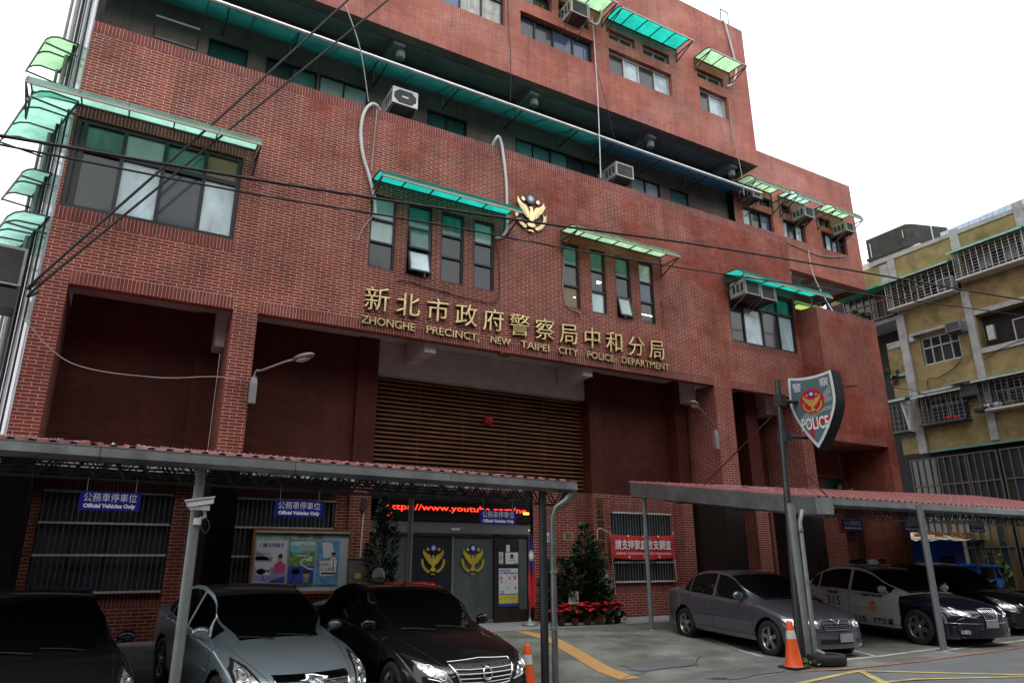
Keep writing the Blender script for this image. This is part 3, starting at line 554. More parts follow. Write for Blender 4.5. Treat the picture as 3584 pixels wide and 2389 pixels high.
# ------------------------------------------------------------------ awnings
def awning(x0, x1, yw, zw, depth, drop, col, n, label, bar='awning_bar', left_open=False, group='green plastic awnings over the windows', bracket=True, rz=0., loc=None, trim='awning_trim'):
    """curved plastic sheet on a light steel frame; local x along the wall, -y away from it"""
    W = x1-x0; t = thing('window_awning', label, 'awning', loc or ((x0+x1)/2, yw, zw), rz, group)
    prof = [(0, 0), (-depth*.35, -.02*drop-.015), (-depth*.62, -drop*.12), (-depth*.82, -drop*.36), (-depth*.95, -drop*.7), (-depth, -drop)]
    h = W/2; s = MB(); xs = fr(-h, h, max(2, n))
    for a, c in zip(xs, xs[1:]):
        for (p, q), (u, v) in zip(prof, prof[1:]): s.add([(a, p, q), (c, p, q), (c, u, v), (a, u, v)], [[0, 1, 2, 3]], 'sheet_'+col, True)
    s.build('plastic_sheet', t)
    f = MB()
    for x in xs:
        for (p, q), (u, v) in zip(prof, prof[1:]): f.bar((x, p, q-.018), (x, u, v-.018), .028, .028, bar)
        f.bar((x, 0, -drop-.03), (x, -depth, -drop-.03), .03, .03, bar) if x in (xs[0], xs[-1]) else None
    f.bar((-h, -.01, -.03), (h, -.01, -.03), .03, .035, bar); f.box(-h-.02, h+.02, -depth-.012, -depth+.018, -drop-.055, -drop-.002, trim)
    if bracket:
        for x in (xs[0], xs[-1]): f.bar((x, -.02, -.02), (x, -.02, -drop*1.9-.1), .03, .03, bar); f.bar((x, -.02, -drop*1.9-.08), (x, -depth*.97, -drop-.03), .028, .028, bar)
    f.build('frame', t)
    return t
awning(-2.42, 1.85, 0, 10.44, .82, .3, 'pale', 5, 'pale green awning over the big corner window at the left end')
awning(4.6, 8.4, 0, 10.48, .84, .3, 'jade', 5, 'jade green awning with bright underside over four slim windows left of the emblem')
awning(10.15, 13.82, 0, 10.42, .84, .3, 'lime', 6, 'pale lime awning over four slim windows right of the emblem')
awning(16.5, 20.75, 0, 10.42, .84, .32, 'jade', 5, 'jade green awning above two air conditioners at the right end of the main front')
awning(12.2, 15.25, 0, 18.72, .86, .24, 'jade', 5, 'bright turquoise awning high on the third floor over white framed windows')
awning(16.12, 17.85, 0, 18.74, .84, .26, 'lime', 2, 'short pale green awning near the top right corner of the upper block')
awning(9.9, 12.0, 0, 18.84, .86, .26, 'lime', 3, 'pale awning cut by the top of the picture above an air conditioner')
awning(18.75, 20.6, 1, 14.98, .9, .42, 'lime', 4, 'first pale green awning on the set back wing, behind the end of the long gutter')
awning(21.0, 22.45, 1, 15.0, .9, .45, 'mint', 4, 'mint awning over the middle window of the set back wing')
awning(23.15, 24.85, 1, 14.98, .9, .45, 'lime', 4, 'pale green awning over the last window of the set back wing')
awning(19.95, 21.35, .9, 10.3, .9, .25, 'yellowgreen', 2, 'yellow green canopy tucked behind the top of the low brick block')
# along the flank wall (runs back from the left corner)
fd = math.atan2(2.37, -.76)
def flank(t, out=0): d = Vector((-.3053, .9522)); n = Vector((-.9522, -.3053)); return (-1.66+d.x*t+n.x*out, .03+d.y*t+n.y*out)
def flank_awning(t0, t1, z, depth, drop, col, n, label):
    x, y = flank((t0+t1)/2); return awning(t0, t1, 0, z, depth, drop, col, n, label, rz=fd+pi, loc=(x, y, z), bracket=False, group='awnings on the flank wall')
flank_awning(-.15, 2.1, 10.42, .8, .3, 'pale', 3, 'pale green awning returning round the left corner over the flank wall')
flank_awning(.95, 2.3, 12.45, .62, .3, 'lime', 2, 'small pale awning against the sky, topmost on the flank wall')
flank_awning(.8, 2.2, 9.15, .52, .25, 'mint', 2, 'small mint awning on the flank wall at mid height of the left edge')
flank_awning(.2, 2.4, 7.95, .7, .35, 'mint', 4, 'wide green awning over the outdoor cooling unit at the left edge')
# long balcony awning with its steel gutter
t = thing('balcony_awning', 'long dark green awning with a shiny steel gutter running along the whole balcony', 'awning', (8.5, 1.28, 14.6))
def lab(x0, x1, mt, nm):
    s = MB(); xs = fr(x0, x1, max(2, int((x1-x0)/1.05)))
    for a, c in zip(xs, xs[1:]): s.add([(a, 1.28, 14.62), (c, 1.28, 14.62), (c, .45, 14.36), (a, .45, 14.36), (c, .04, 14.1), (a, .04, 14.1)], [[0, 1, 2, 3], [3, 2, 4, 5]], mt, True)
    s.build(nm, t, True)
lab(-1.6, 12.25, 'sheet_deep', 'plastic_sheet'); lab(12.25, 18.75, 'sheet_blue', 'plastic_sheet')
f = MB(); f.tube([(-1.6, .02, 14.06), (18.85, .02, 14.0)], .055, 'gutter_steel', 10); f.build('gutter', t, True)
f = MB(); f.bar((-1.6, 1.26, 14.57), (18.75, 1.26, 14.57), .04, .04, 'teal_bar')
x = -.6
while x < 18.8:
    f.bar((x, 1.27, 14.58), (x, .06, 14.1), .03, .035, 'teal_bar'); x += 1.05
for x in (.9, 2.55, 4.6, 4.85, 6.95, 9.0, 11.0, 12.35, 14.3, 16.4, 18.3):
    f.bar((x, 1.25, 14.58), (x, 1.25, 14.12), .035, .035, 'teal_bar'); f.bar((x, .55, 14.36), (x, .55, 14.08), .035, .035, 'teal_bar'); f.bar((x, 1.25, 14.12), (x, .1, 14.06), .03, .03, 'steel_dark')
f.build('frame', t, True)

# ------------------------------------------------------------------ air conditioners
def ac(x0, x1, z0, z1, yf, dep, label, group='window air conditioners', body='ac_white', cage=False, rz=0., loc=None):
    W, H = x1-x0, z1-z0; t = thing('air_conditioner', label, 'air conditioner', loc or ((x0+x1)/2, yf+dep, z0), rz, group); h = W/2; D_ = dep
    b = MB(); e = .035
    b.box(-h, h, -D_+.03, 0, 0, H, body); b.box(-h, -h+e*1.3, -D_, -D_+.03, 0, H, body); b.box(h-e*1.3, h, -D_, -D_+.03, 0, H, body); b.box(-h+e*1.3, h-e*1.3, -D_, -D_+.03, 0, e, body); b.box(-h+e*1.3, h-e*1.3, -D_, -D_+.03, H-e*1.5, H, body)
    b.box(-h+.01, h-.01, -D_+.02, 0, -.012, -.002, 'ac_under'); b.build('case', t)
    g = MB(); g.box(-h+e*1.3, h-e*1.3, -D_+.018, -D_+.028, e, H-e*1.5, 'ac_dark')
    if body == 'camera_white':
        c_ = .09
        for sx in (-1, 1):
            for sz in (0, 1): z_ = e if sz == 0 else H-e*1.5; dz = c_ if sz == 0 else -c_; q = [(sx*(h-e*1.3), -D_-.001, z_), (sx*(h-e*1.3-c_*1.6), -D_-.001, z_), (sx*(h-e*1.3), -D_-.001, z_+dz*1.4)]; g.prism(q, (0, .012, 0), body)
        g.box(-.09, .09, -D_-.002, -D_+.004, H*.45, H*.55, body)
    k = max(6, int((H-.1)/.035))
    for i in range(k): z = e+(H-e*2.5)*i/k; g.box(-h+e*1.3, h-e*1.3, -D_+.006, -D_+.016, z, z+.013, 'ac_grille')
    for i in range(3): g.box(-h-.004, -h-.001, -D_+.1+i*.17, -D_+.2+i*.17, H*.25, H*.8, 'ac_dark')
    g.build('grille', t)
    for s_ in (-1, 1):
        f = MB(); x = s_*(h-.03); f.bar((x, -D_*.95, -.03), (x, 0, -.03), .03, .03, 'frame_grey'); f.bar((x, -D_*.9, -.04), (x, .02, -.36), .025, .025, 'frame_grey')
        if cage: f.bar((s_*(h+.02), -D_*1.02, -.03), (s_*(h+.02), -D_*.1, .42), .014, .014, 'frame_grey'); f.bar((s_*(h+.02), -D_*1.02, -.03), (s_*(h+.02), -D_*1.02, H+.01), .02, .02, 'ac_white')
        f.build('bracket', t)
    return t
ac(5.1, 5.82, 13.1, 13.6, .3, .95, 'white faced air conditioner with octagonal grille jutting over the balcony wall', body='camera_white')
ac(12.53, 13.23, 13.08, 13.56, .3, .95, 'grey air conditioner on the balcony next to the vertical white pipe')
ac(10.45, 11.1, 17.82, 18.36, -.5, .65, 'old air conditioner with rusty tray high on the upper block', cage=True)
ac(18.87, 19.3, 14.1, 14.52, .4, .75, 'air conditioner half hidden behind the end of the balcony gutter', cage=True)
ac(21.7, 22.2, 14.05, 14.47, .4, .75, 'air conditioner left of the last one on the set back wing', cage=True)
ac(24.13, 24.62, 14.02, 14.42, .4, .75, 'air conditioner nearest the outer corner of the set back wing', cage=True)
ac(16.78, 17.42, 9.6, 10.1, -.6, .68, 'white sided air conditioner, left of the pair under the jade awning', cage=True)
ac(17.5, 18.14, 9.56, 10.06, -.6, .68, 'dark fronted air conditioner, right of the pair under the jade awning', cage=True)
x, y = flank(.75, .05)
t = ac(0, .62, 0, .78, 0, .34, 'outdoor cooling unit with a dark fan grille on the flank wall at the left edge', loc=(-2.33, .75, 6.5), rz=R(8), group='outdoor units')
b = MB(); b.box(-.4, .3, -.5, .1, -.5, -.12, 'steel_dark'); b.build('tray', t)

# ------------------------------------------------------------------ lettering and emblem on the front
t = thing('wall_lettering', 'raised gold Chinese characters and English line naming the precinct above the entrance', 'lettering', (9.1, -.03, 6.75))
for i, ch in enumerate('新北市政府警察局中和分局'):
    b = MB(); textmesh(b, ch, .64, 'gold', (4.88+.7718*i, -.05, 7.1), (1, 0, .075), (.02, 0, 1), depth=.055, bevel=.014, bold=-.011); b.build('character', t, True)
for w, x0, x1 in (('ZHONGHE', 4.54, 5.86), ('PRECINCT,', 6.15, 7.57), ('NEW', 7.89, 8.47), ('TAIPEI', 8.79, 9.66), ('CITY', 9.94, 10.57), ('POLICE', 10.87, 11.79), ('DEPARTMENT', 12.06, 13.8)):
    b = MB(); textmesh(b, w, .27, 'gold', ((x0+x1)/2, -.04, 6.71+.008*(x0-4.5)), depth=.04, bevel=.005, width=(x1-x0), bold=-.002); b.build('word', t, True)
def emblem(mb, org, ex, ez, S, d, gold='gold', disc='navy', sun='sign_white'):
    """police badge: dove with raised wings, wheat wreath, sun disc"""
    org, ex, ez = Vector(org), Vector(ex).normalized(), Vector(ez).normalized(); ny = ex.cross(ez)
    def P(x, z, o=0): return org+ex*x*S+ez*z*S+ny*o
    def ply(pts, mt, o, th=None): th = d if th is None else th; mb.prism([P(x, z, o) for x, z in pts], ny*th, mt)
    circ = lambda cx, cz, r, n=20: [(cx+r*cos(2*pi*i/n), cz+r*sin(2*pi*i/n)) for i in range(n)]
    for s in (-1, 1):
        m_ = lambda pts: [(s*x, z) for x, z in pts][::s]
        ply(m_([(.06, .0), (.10, .10), (.16, .19), (.27, .23), (.36, .30), (.44, .42), (.44, .32), (.42, .24), (.38, .16), (.35, .09), (.31, .02), (.26, -.05), (.21, -.11), (.15, -.16), (.06, -.2)]), gold, d*.4)
        for k in range(4):                                       # feather grooves read as separate raised quills
            a = .12+k*.065; ply(m_([(a, -.12+k*.05), (a+.03, -.13+k*.055), (a+.12+k*.012, .10+k*.06), (a+.09+k*.012, .12+k*.06)]), gold, d*1.45, d*.35)
        for k in range(7):                                       # wheat ears round the foot
            an = -pi/2+.30+k*.20; r = .46; c = (r*cos(an), r*sin(an)*.92-.06); tx, tz = -sin(an), cos(an); nx, nz = cos(an), sin(an)
            for o_ in (-1, 1): ply(m_([(c[0], c[1]), (c[0]+nx*o_*.045+tx*.04, c[1]+nz*o_*.045+tz*.04), (c[0]+nx*o_*.06+tx*.14, c[1]+nz*o_*.06+tz*.14), (c[0]+tx*.07, c[1]+tz*.07)][::(1 if o_ < 0 else -1)]), gold, 0)
        ply(m_([(.17, .36), (.24, .33), (.31, .37), (.30, .43), (.25, .47), (.20, .44)]), gold, 0)
        ply(m_([(0, -.52), (.06, -.53), (.10, -.56), (.05, -.58), (0, -.55)]), gold, 0)
    ply([(-.035, .17), (-.09, .13), (-.04, .12), (-.05, .03), (-.08, -.08), (-.08, -.2), (-.04, -.3), (.04, -.3), (.08, -.2), (.08, -.08), (.05, .03), (.045, .12), (.03, .17), (0, .185)], gold, d*.8)
    ply([(-.04, -.27), (.04, -.27), (.14, -.38), (.09, -.43), (0, -.45), (-.09, -.43), (-.14, -.38)], gold, d*.5)
    ply(circ(0, .45, .165), disc, 0); ply(circ(0, .45, .062, 14), sun, d*1.02, d*.15)
    for k in range(12):
        a = 2*pi*k/12; ply([(.072*cos(a-.2), .45+.072*sin(a-.2)), (.072*cos(a+.2), .45+.072*sin(a+.2)), (.125*cos(a), .45+.125*sin(a))], sun, d*1.02, d*.15)
t = MB(); emblem(t, (9.13, -.02, 10.68), (1, 0, 0), (0, 0, 1), .98, .05, 'gold_badge')
tag(t.build('police_emblem'), 'gold dove and wheat emblem with a dark blue sun disc on the brick front', 'emblem')
t = thing('address_letters', 'small bronze road name and house number running down the brick pier beside the door', 'lettering', (12.18, 1.38, 1.4))
for i, ch in enumerate(['圓', '通', '路', '30', '號']):
    b = MB(); textmesh(b, ch, .24, 'gold_old', (12.18, 1.385, 2.98-.29*i), depth=.02, bold=.006); b.build('character', t, True)
for i, w in enumerate(['NO 30', 'YUAN', 'TONG', 'RD']):
    b = MB(); textmesh(b, w, .13, 'gold_old', (12.18, 1.385, 1.62-.16*i), depth=.015, bold=.004); b.build('word', t, True)

# ------------------------------------------------------------------ cables, pipes
def smooth(pts, n=8):
    out = []; P_ = [Vector(p) for p in pts]; P_ = [P_[0]]+P_+[P_[-1]]
    for i in range(1, len(P_)-2):
        for k in range(n):
            t = k/n; a, b_, c, d = P_[i-1:i+3]
            out.append(.5*((2*b_)+(c-a)*t+(2*a-5*b_+4*c-d)*t*t+(3*b_-a-3*c+d)*t*t*t))
    return out+[P_[-2]]
def cable(name, pts, r, mt, label, cat='cable', group=None, n=8):
    b = MB(); b.tube(smooth(pts, n), r, mt, 6); return tag(b.build(name), label, cat, group)
cable('overhead_cable', [(3.9, -.62, 15.6), (1.2, -.6, 11.0), (-1.5, -.6, 6.55), (-1.62, -.3, 6.4)], .027, 'wire_black', 'upper of two dark cables slanting from the top edge down to the left corner')
cable('overhead_cable', [(5.0, -.62, 16.1), (1.8, -.6, 11.3), (1.0, -.6, 10.1), (-1.5, -.6, 6.35), (-1.6, -.3, 6.2)], .025, 'wire_black', 'lower slanting cable with a kink, running down to the left corner')
cable('overhead_cable', [(-4, -3, 7.5), (-2.2, -3, 7.73), (1.63, -3, 8.05), (7.34, -3, 8.65), (13.93, -3, 9.42), (29.08, -3, 10.82), (40, -3, 12)], .027, 'wire_black', 'thick black cable crossing the whole front just below the emblem')
cable('overhead_cable', [(-4, -3, 7.5), (-2.18, -3, 7.58), (1.37, -3, 7.74), (5.05, -3, 8.03), (12.25, -3, 8.52), (28.8, -3, 10.15), (40, -3, 11.3)], .018, 'wire_black', 'thinner black cable crossing the front under the thick one')
cable('lamp_cable', [(-1.75, -.2, 5.7), (-.9, -.1, 5.0), (.5, -.1, 4.9), (1.6, -.1, 5.05), (2.28, -.03, 5.05)], .01, 'wire_grey', 'thin grey cable sagging across the dark left bay to the street lamp')
cable('wall_conduit', [(4.9, .5, 12.5), (4.7, .12, 12.62), (4.45, -.04, 12.56), (4.26, -.06, 12.2), (4.22, -.06, 11.6), (4.32, -.06, 11.0), (4.5, -.06, 10.5), (4.68, -.06, 9.9), (4.72, -.06, 9.5)], .042, 'white_pvc', 'white conduit looping over the parapet left of the jade awning', 'pipe')
cable('wall_conduit', [(7.98, .1, 12.5), (8.02, -.05, 12.68), (8.1, -.07, 12.78), (8.2, -.06, 12.6), (8.27, -.05, 12.2), (8.36, -.05, 11.4), (8.38, -.05, 10.4), (8.36, -.05, 10.0), (8.22, -.05, 9.75), (8.05, -.05, 9.68)], .042, 'white_pvc', 'white hooked conduit rising above the parapet left of the emblem', 'pipe')
cable('wall_cable', [(4.62, .2, 12.5), (4.6, -.03, 12.4), (4.58, -.03, 11.6), (4.55, -.03, 10.7)], .015, 'wire_grey', 'thin pale wire hanging beside the left white conduit')
cable('wall_cable', [(4.7, -.03, 9.5), (4.5, -.03, 9.2), (4.38, -.03, 8.9), (4.36, -.04, 8.75)], .014, 'wire_grey', 'short wire end dangling left of the slim windows')
cable('wall_cable', [(5.35, -.03, 7.9), (5.6, -.03, 7.95), (6.2, -.03, 7.9), (7.3, -.03, 7.82), (8.0, -.03, 7.85), (8.15, -.03, 8.2), (8.12, -.03, 9.2), (8.02, -.03, 9.6)], .012, 'wire_black', 'black wire looping under the left group of slim windows')
cable('wall_cable', [(10.22, -.03, 9.6), (10.2, -.03, 9.2), (10.16, -.03, 8.6), (10.3, -.03, 8.15), (10.7, -.03, 8.02), (10.75, -.03, 7.85)], .014, 'wire_grey', 'pale wire looping round the plywood backed slim window')
cable('wall_cable', [(13.7, -.03, 8.75), (13.7, -.04, 8.95), (13.78, -.04, 8.7), (13.72, -.03, 8.1)], .014, 'rust', 'rusty hooked wire on the bricks right of the slim windows')
cable('wall_cable', [(3.55, -.06, 15.3), (3.61, -.12, 15.1), (4.0, -.25, 13.9), (4.35, -.1, 12.55)], .016, 'wire_grey', 'pale rope hanging from the overhang to the first white conduit')
cable('wall_cable', [(11.56, -.06, 18.4), (11.6, -.08, 17.5), (11.62, -.1, 15.1), (11.63, -.05, 12.5)], .018, 'white_pvc', 'straight white pipe dropping past the balcony beside the grey air conditioner', 'pipe')
cable('wall_cable', [(11.62, -.06, 16.6), (11.95, -.1, 15.2), (12.25, -.02, 14.1)], .009, 'wire_black', 'thin dark wire slanting from the white pipe to the gutter')
cable('wall_cable', [(8.42, -.03, 18.2), (8.45, -.04, 16.9), (8.5, -.08, 15.4), (8.5, -.05, 14.1)], .01, 'wire_black', 'thin dark wire hanging from the striped curtain window')
cable('wall_cable', [(17.65, -.04, 17.5), (17.62, -.05, 16.2), (17.75, -.12, 14.6), (17.85, -.06, 13.6)], .016, 'wire_grey', 'pale cable dropping past the right end of the balcony')
cable('roof_conduit', [(17.75, .2, 21.1), (17.85, -.04, 21.05), (17.95, -.06, 20.6), (18.15, -.06, 19.6), (18.2, -.06, 19.0), (17.95, -.08, 18.3), (17.6, -.06, 18.0)], .04, 'white_pvc', 'white conduit curving down from the roof at the top right corner', 'pipe')
cable('wall_cable', [(20.0, .97, 13.24), (21.5, .96, 12.98), (23.2, .96, 12.9), (24.6, .96, 13.2)], .02, 'wire_grey', 'pale cable draped below the wing windows')
cable('wall_cable', [(22.3, .93, 12.95), (22.32, .9, 12.0), (22.5, .7, 11.0), (22.4, .2, 10.0), (22.3, -.3, 9.65)], .018, 'white_pvc', 'white pipe dropping from the wing to the low block', 'pipe')
cable('wall_cable', [(10.9, -.25, 18.2), (11.2, -.3, 17.95), (11.6, -.25, 18.0), (11.85, -.2, 18.5), (11.9, -.1, 18.8)], .045, 'ac_white', 'wrapped pipes bundled beside the old upper air conditioner', 'pipe')
b = MB()
for x in (17.9, 18.3): b.tube([(x, .15, 20.9), (x, .1, 21.75)], .02, 'steel_dark', 6)
b.tube([(17.9, .1, 21.75), (18.3, .1, 21.75)], .02, 'steel_dark', 6); tag(b.build('roof_ladder'), 'small dark ladder hoop standing on the roof edge at top right', 'ladder')
b = MB(); q = [(-.45, -.02, -.04), (.45, -.02, -.04), (.45, -.3, -.02), (-.45, -.3, -.02)]
for a, c in zip(q, q[1:]+q[:1]): b.bar((a[0]-.1, a[1]+.2, 12.72+a[2]-a[1]*1.1), (c[0]-.1, c[1]+.2, 12.72+c[2]-c[1]*1.1), .04, .05, 'steel_dark')
tag(b.build('clothes_rack'), 'dark metal rack frame propped on the parapet at upper left', 'rack')

# ------------------------------------------------------------------ street lamps on the pillars
def lamp(loc, arm, label):
    t = thing('street_lamp', label, 'lamp', loc, 0, 'cobra head lamps on the pillars')
    b = MB(); b.box(-.07, .07, -.12, -.02, -.62, -.2, 'steel_post'); b.prism([(-.07, -.12, -.2), (.07, -.12, -.2), (.05, -.1, -.06), (-.05, -.1, -.06)], (0, .08, 0), 'steel_post'); b.build('ballast_box', t)
    ax, ay, az = arm; b = MB(); b.tube(smooth([(0, -.06, -.1), (ax*.04, -.1, .06), (ax*.2, ay*.25, az*.35), (ax*.75, ay*.8, az*.9), (ax, ay, az)]), .024, 'steel_post', 8); b.build('arm', t)
    d = Vector((ax*.6, ay*.7, az*.35)).normalized(); c = Vector(arm)+d*.22; h = MB(); h.sphere((0, 0, 0), 1, 'frame_grey', 8)
    u = d.cross(Vector((0, 0, 1))).normalized(); w = u.cross(d)
    h.v = [tuple(c+d*p[0]*.3+u*p[1]*.12+w*p[2]*.07) for p in h.v]; h.build('lamp_head', t)
    h = MB(); h.sphere((0, 0, 0), 1, 'corr_white', 6); c2 = c-w*.035; h.v = [tuple(c2+d*p[0]*.2+u*p[1]*.09+w*p[2]*.06) for p in h.v]; h.build('diffuser', t)
    return t
lamp((2.34, -.02, 5.2), (.62, -.95, .18), 'street lamp with a long arm on the brick pillar at the left of the entrance')
lamp((15.4, -.02, 5.22), (-1.72, -1.1, .28), 'round headed street lamp on the brick pillar at the right of the entrance')
# ------------------------------------------------------------------ carport canopies
def canopy(name, label, x0, x1, yf, yb, zf, zb, posts, trusses, tilt=0., twist=0.):
    def tl(b):
        b.v = [(p[0], p[1], p[2]+tilt*(x1-p[0])+twist*(p[0]-x0)*(p[1]-yf)/(yb-yf)) for p in b.v]; return b
    t = thing(name, label, 'carport', ((x0+x1)/2, yf, gz((x0+x1)/2, yf)))
    # corrugated sheet
    b = MB(); xs = []; k = 0; x = x0
    while x < x1:
        xs += [(x, 0), (x+.05, .0), (x+.08, .035), (x+.13, .035), (x+.16, 0)]; x += .2
    ys = [(yf-.06, zf), ((yf+yb)/2, (zf+zb)/2-.0), (yb, zb)]
    b.add([(px, y, z+h+.02) for y, z in ys for px, h in xs], [[j*len(xs)+i, j*len(xs)+i+1, (j+1)*len(xs)+i+1, (j+1)*len(xs)+i] for j in range(2) for i in range(len(xs)-1)], 'roof_red')
    rn = random.Random(5)
    for j in range(9):
        f = .02+j*.12; y = yf+(yb-yf)*f
        x = x0+.1
        while x < x1: b.lathe([(.0, .0), (.011, .0), (.011, .018), (.001, .02)], (x+rn.uniform(-.01, .01), y, zf+(zb-zf)*f+.05), 'bolt', 5); x += .4
    tl(b).build('roof_sheet', t, True)
    b = MB(); xu = fr(x0, x1, 16); b.add([(x, yf+(yb-yf)*k/2, zf+(zb-zf)*k/2-.03) for k in range(3) for x in xu], [[k*17+i, k*17+i+1, (k+1)*17+i+1, (k+1)*17+i] for k in range(2) for i in range(16)], 'steel_dark'); tl(b).build('underside', t, True)
    b = MB(); xs = [v for v in fr(x0-.02, x1, max(2, int((x1-x0)/2.2)))]
    for a, c in zip(xs, xs[1:]):
        b.prism([(a, yf-.18, zf+.0), (a, yf-.2, zf-.11), (a, yf-.12, zf-.155), (a, yf-.02, zf-.155), (a, yf-.02, zf+.0)], (c-a-.008, 0, 0), 'steel_gutter')
        b.prism([(a, yf-.185, zf+.001), (a, yf-.185, zf+.014), (a, yf-.03, zf+.014), (a, yf-.03, zf+.001)], (c-a-.008, 0, 0), 'gutter_steel')
    tl(b).build('gutter', t, True)
    for ty, tx0, tx1 in trusses:
        zt = zf+(zb-zf)*(ty-yf)/(yb-yf)-.13; b = MB(); h = .22
        for y in (ty-.05, ty+.05):
            b.bar((tx0, y, zt), (tx1, y, zt), .03, .03, 'steel_dark'); b.bar((tx0, y, zt-h), (tx1, y, zt-h), .022, .022, 'steel_dark')
            n = int((tx1-tx0)/.3)
            for i in range(n):
                xa = tx0+(tx1-tx0)*i/n; xb = tx0+(tx1-tx0)*(i+.5)/n; xc = tx0+(tx1-tx0)*(i+1)/n
                b.bar((xa, y, zt), (xb, y, zt-h), .014, .014, 'steel_dark'); b.bar((xb, y, zt-h), (xc, y, zt), .014, .014, 'steel_dark')
        tl(b).build('lattice_truss', t, True)
    b = MB(); x = x0+.3
    while x < x1: b.bar((x, yf, zf-.05), (x, yb, zb-.05), .05, .05, 'steel_dark'); x += 1.9
    tl(b).build('rafters', t, True)
    for px, py, pz, r, mt in posts:
        b = MB(); g = gz(px, py)-.02; b.tube([(px, py, g), (px, py, pz)], r, mt, 14); b.lathe([(r*2, g), (r*2, g+.03), (r, g+.04)], (px, py, 0), mt, 14)
        b.build('post', t, True)
    return t
LC = canopy('carport_canopy', 'long red roofed carport over the three near cars on the left', -4.5, 6.5, -5.5, -.12, 2.655, 3.45,
    [(1.0, -5.45, 2.62, .062, 'steel_post'), (5.95, -5.5, 2.6, .06, 'steel_dark'), (5.4, -1.4, 3.3, .055, 'steel_post'), (-3.5, -5.45, 2.62, .062, 'steel_post')],
    [(-5.4, -4.5, 6.4), (-4.0, -4.5, 6.4), (-2.5, -4.5, 6.4), (-1.0, -4.5, 6.4)], .0115)
b = MB(); b.tube([(6.05, -5.62, -.35), (6.05, -5.62, 2.12), (6.1, -5.62, 2.25), (6.3, -5.6, 2.36), (6.42, -5.58, 2.5)], [.045, .045, .05, .07, .085], 'steel_gutter', 12)
b.tube([(6.05, -5.62, .5), (6.05, -5.62, .56)], .056, 'steel_post', 12); b.tube([(6.05, -5.62, 1.3), (6.05, -5.62, 1.34)], .056, 'steel_post', 12); b.build('downpipe', LC, True)
RC = canopy('carport_canopy', 'red roofed carport over the police cars on the right', 11.3, 27, -6.3, -.95, 2.55, 3.34,
    [(11.32, -1.54, 3.2, .055, 'steel_post'), (10.42, -6.5, 2.42, .07, 'steel_post'), (14.02, -6.62, 2.5, .062, 'steel_post'), (19.5, -6.5, 2.5, .06, 'steel_post')],
    [(-6.1, 11.4, 26.9), (-4.4, 11.4, 26.9), (-2.6, 11.4, 26.9)], 0., .018)
b = MB(); b.prism([(11.24, -6.5, 2.55), (11.24, -6.5, 2.2), (11.24, -1.15, 2.98), (11.24, -1.15, 3.34)], (.035, 0, 0), 'steel_gutter')
b.quad((11.1, -6.48, 2.25), (11.3, -6.48, 2.25), (11.3, -1.2, 3.0), (11.1, -1.2, 3.0), 'steel_gutter'); b.prism([(11.1, -6.55, 2.26), (11.5, -6.55, 2.26), (11.52, -6.55, 2.4), (11.46, -6.55, 2.5), (11.5, -6.55, 2.56), (11.1, -6.55, 2.53)], (0, .05, 0), 'gutter_steel'); b.build('end_fascia', RC, True)
b = MB(); b.tube([(10.5, -6.58, .02), (10.53, -6.56, 2.1), (10.7, -6.5, 2.3)], .042, 'steel_post', 12); b.tube([(10.5, -6.58, .06), (10.6, -6.66, .0)], .046, 'steel_post', 10)
for z in (1.1, 1.95): b.tube([(10.515, -6.57, z), (10.515, -6.57, z+.04)], .05, 'steel_post', 12)
b.build('downpipe', RC, True)

b = MB(); rn = random.Random(4)
for k in range(5): q = [(13.5+rn.uniform(-.5, 3.5), -2.2+rn.uniform(-.6, .6)) for _ in range(6)]; b.tube(smooth([(x, y, 2.57+(y+6.3)*.149+.07) for x, y in q]), .012, 'wire_black' if k % 2 else 'wire_grey', 5)
tag(b.build('loose_cables'), 'tangle of loose cables lying on the right carport roof', 'cables', kind='stuff')

# ------------------------------------------------------------------ blue parking signs hanging from the canopies
def psign(c, zh, en, label, rz=0.):
    t = thing('parking_sign', label, 'sign', c, rz, 'blue parking signs under the canopies'); w, h = .31, .105
    b = MB(); b.box(-w, w, 0, .012, -h, h, 'sign_blue'); b.build('board', t)
    b = MB(); textmesh(b, zh, .105, 'sign_white', (0, -.002, .0), width=.54); textmesh(b, en, .06, 'sign_white', (0, -.002, -.075), width=.53, bold=.003); b.build('lettering', t)
    for x in (-.25, .25): b = MB(); b.tube([(x, .01, h), (x, .02, h+.16)], .004, 'wire_grey', 5); b.build('hanger', t)
OV = ('公務車停車位', 'Official Vehicles Only')
psign((.065, -5.5, 2.145), *OV, 'leftmost and largest looking of the blue official vehicles signs, before the barred window')
psign((2.225, -5.5, 2.13), *OV, 'blue official vehicles sign hanging above the notice board')
psign((5.17, -5.5, 2.10), *OV, 'blue official vehicles sign hanging in front of the red message display')
psign((13.33, -5.6, 2.155), '身心障礙車位', 'Disabled Parking Only', 'blue disabled parking sign, left of those under the right carport')
psign((15.35, -5.6, 2.175), *OV, 'blue official vehicles sign partly behind the leaning grey post')
psign((17.9, -5.6, 2.195), *OV, 'rightmost blue official vehicles sign, in front of the ochre building')

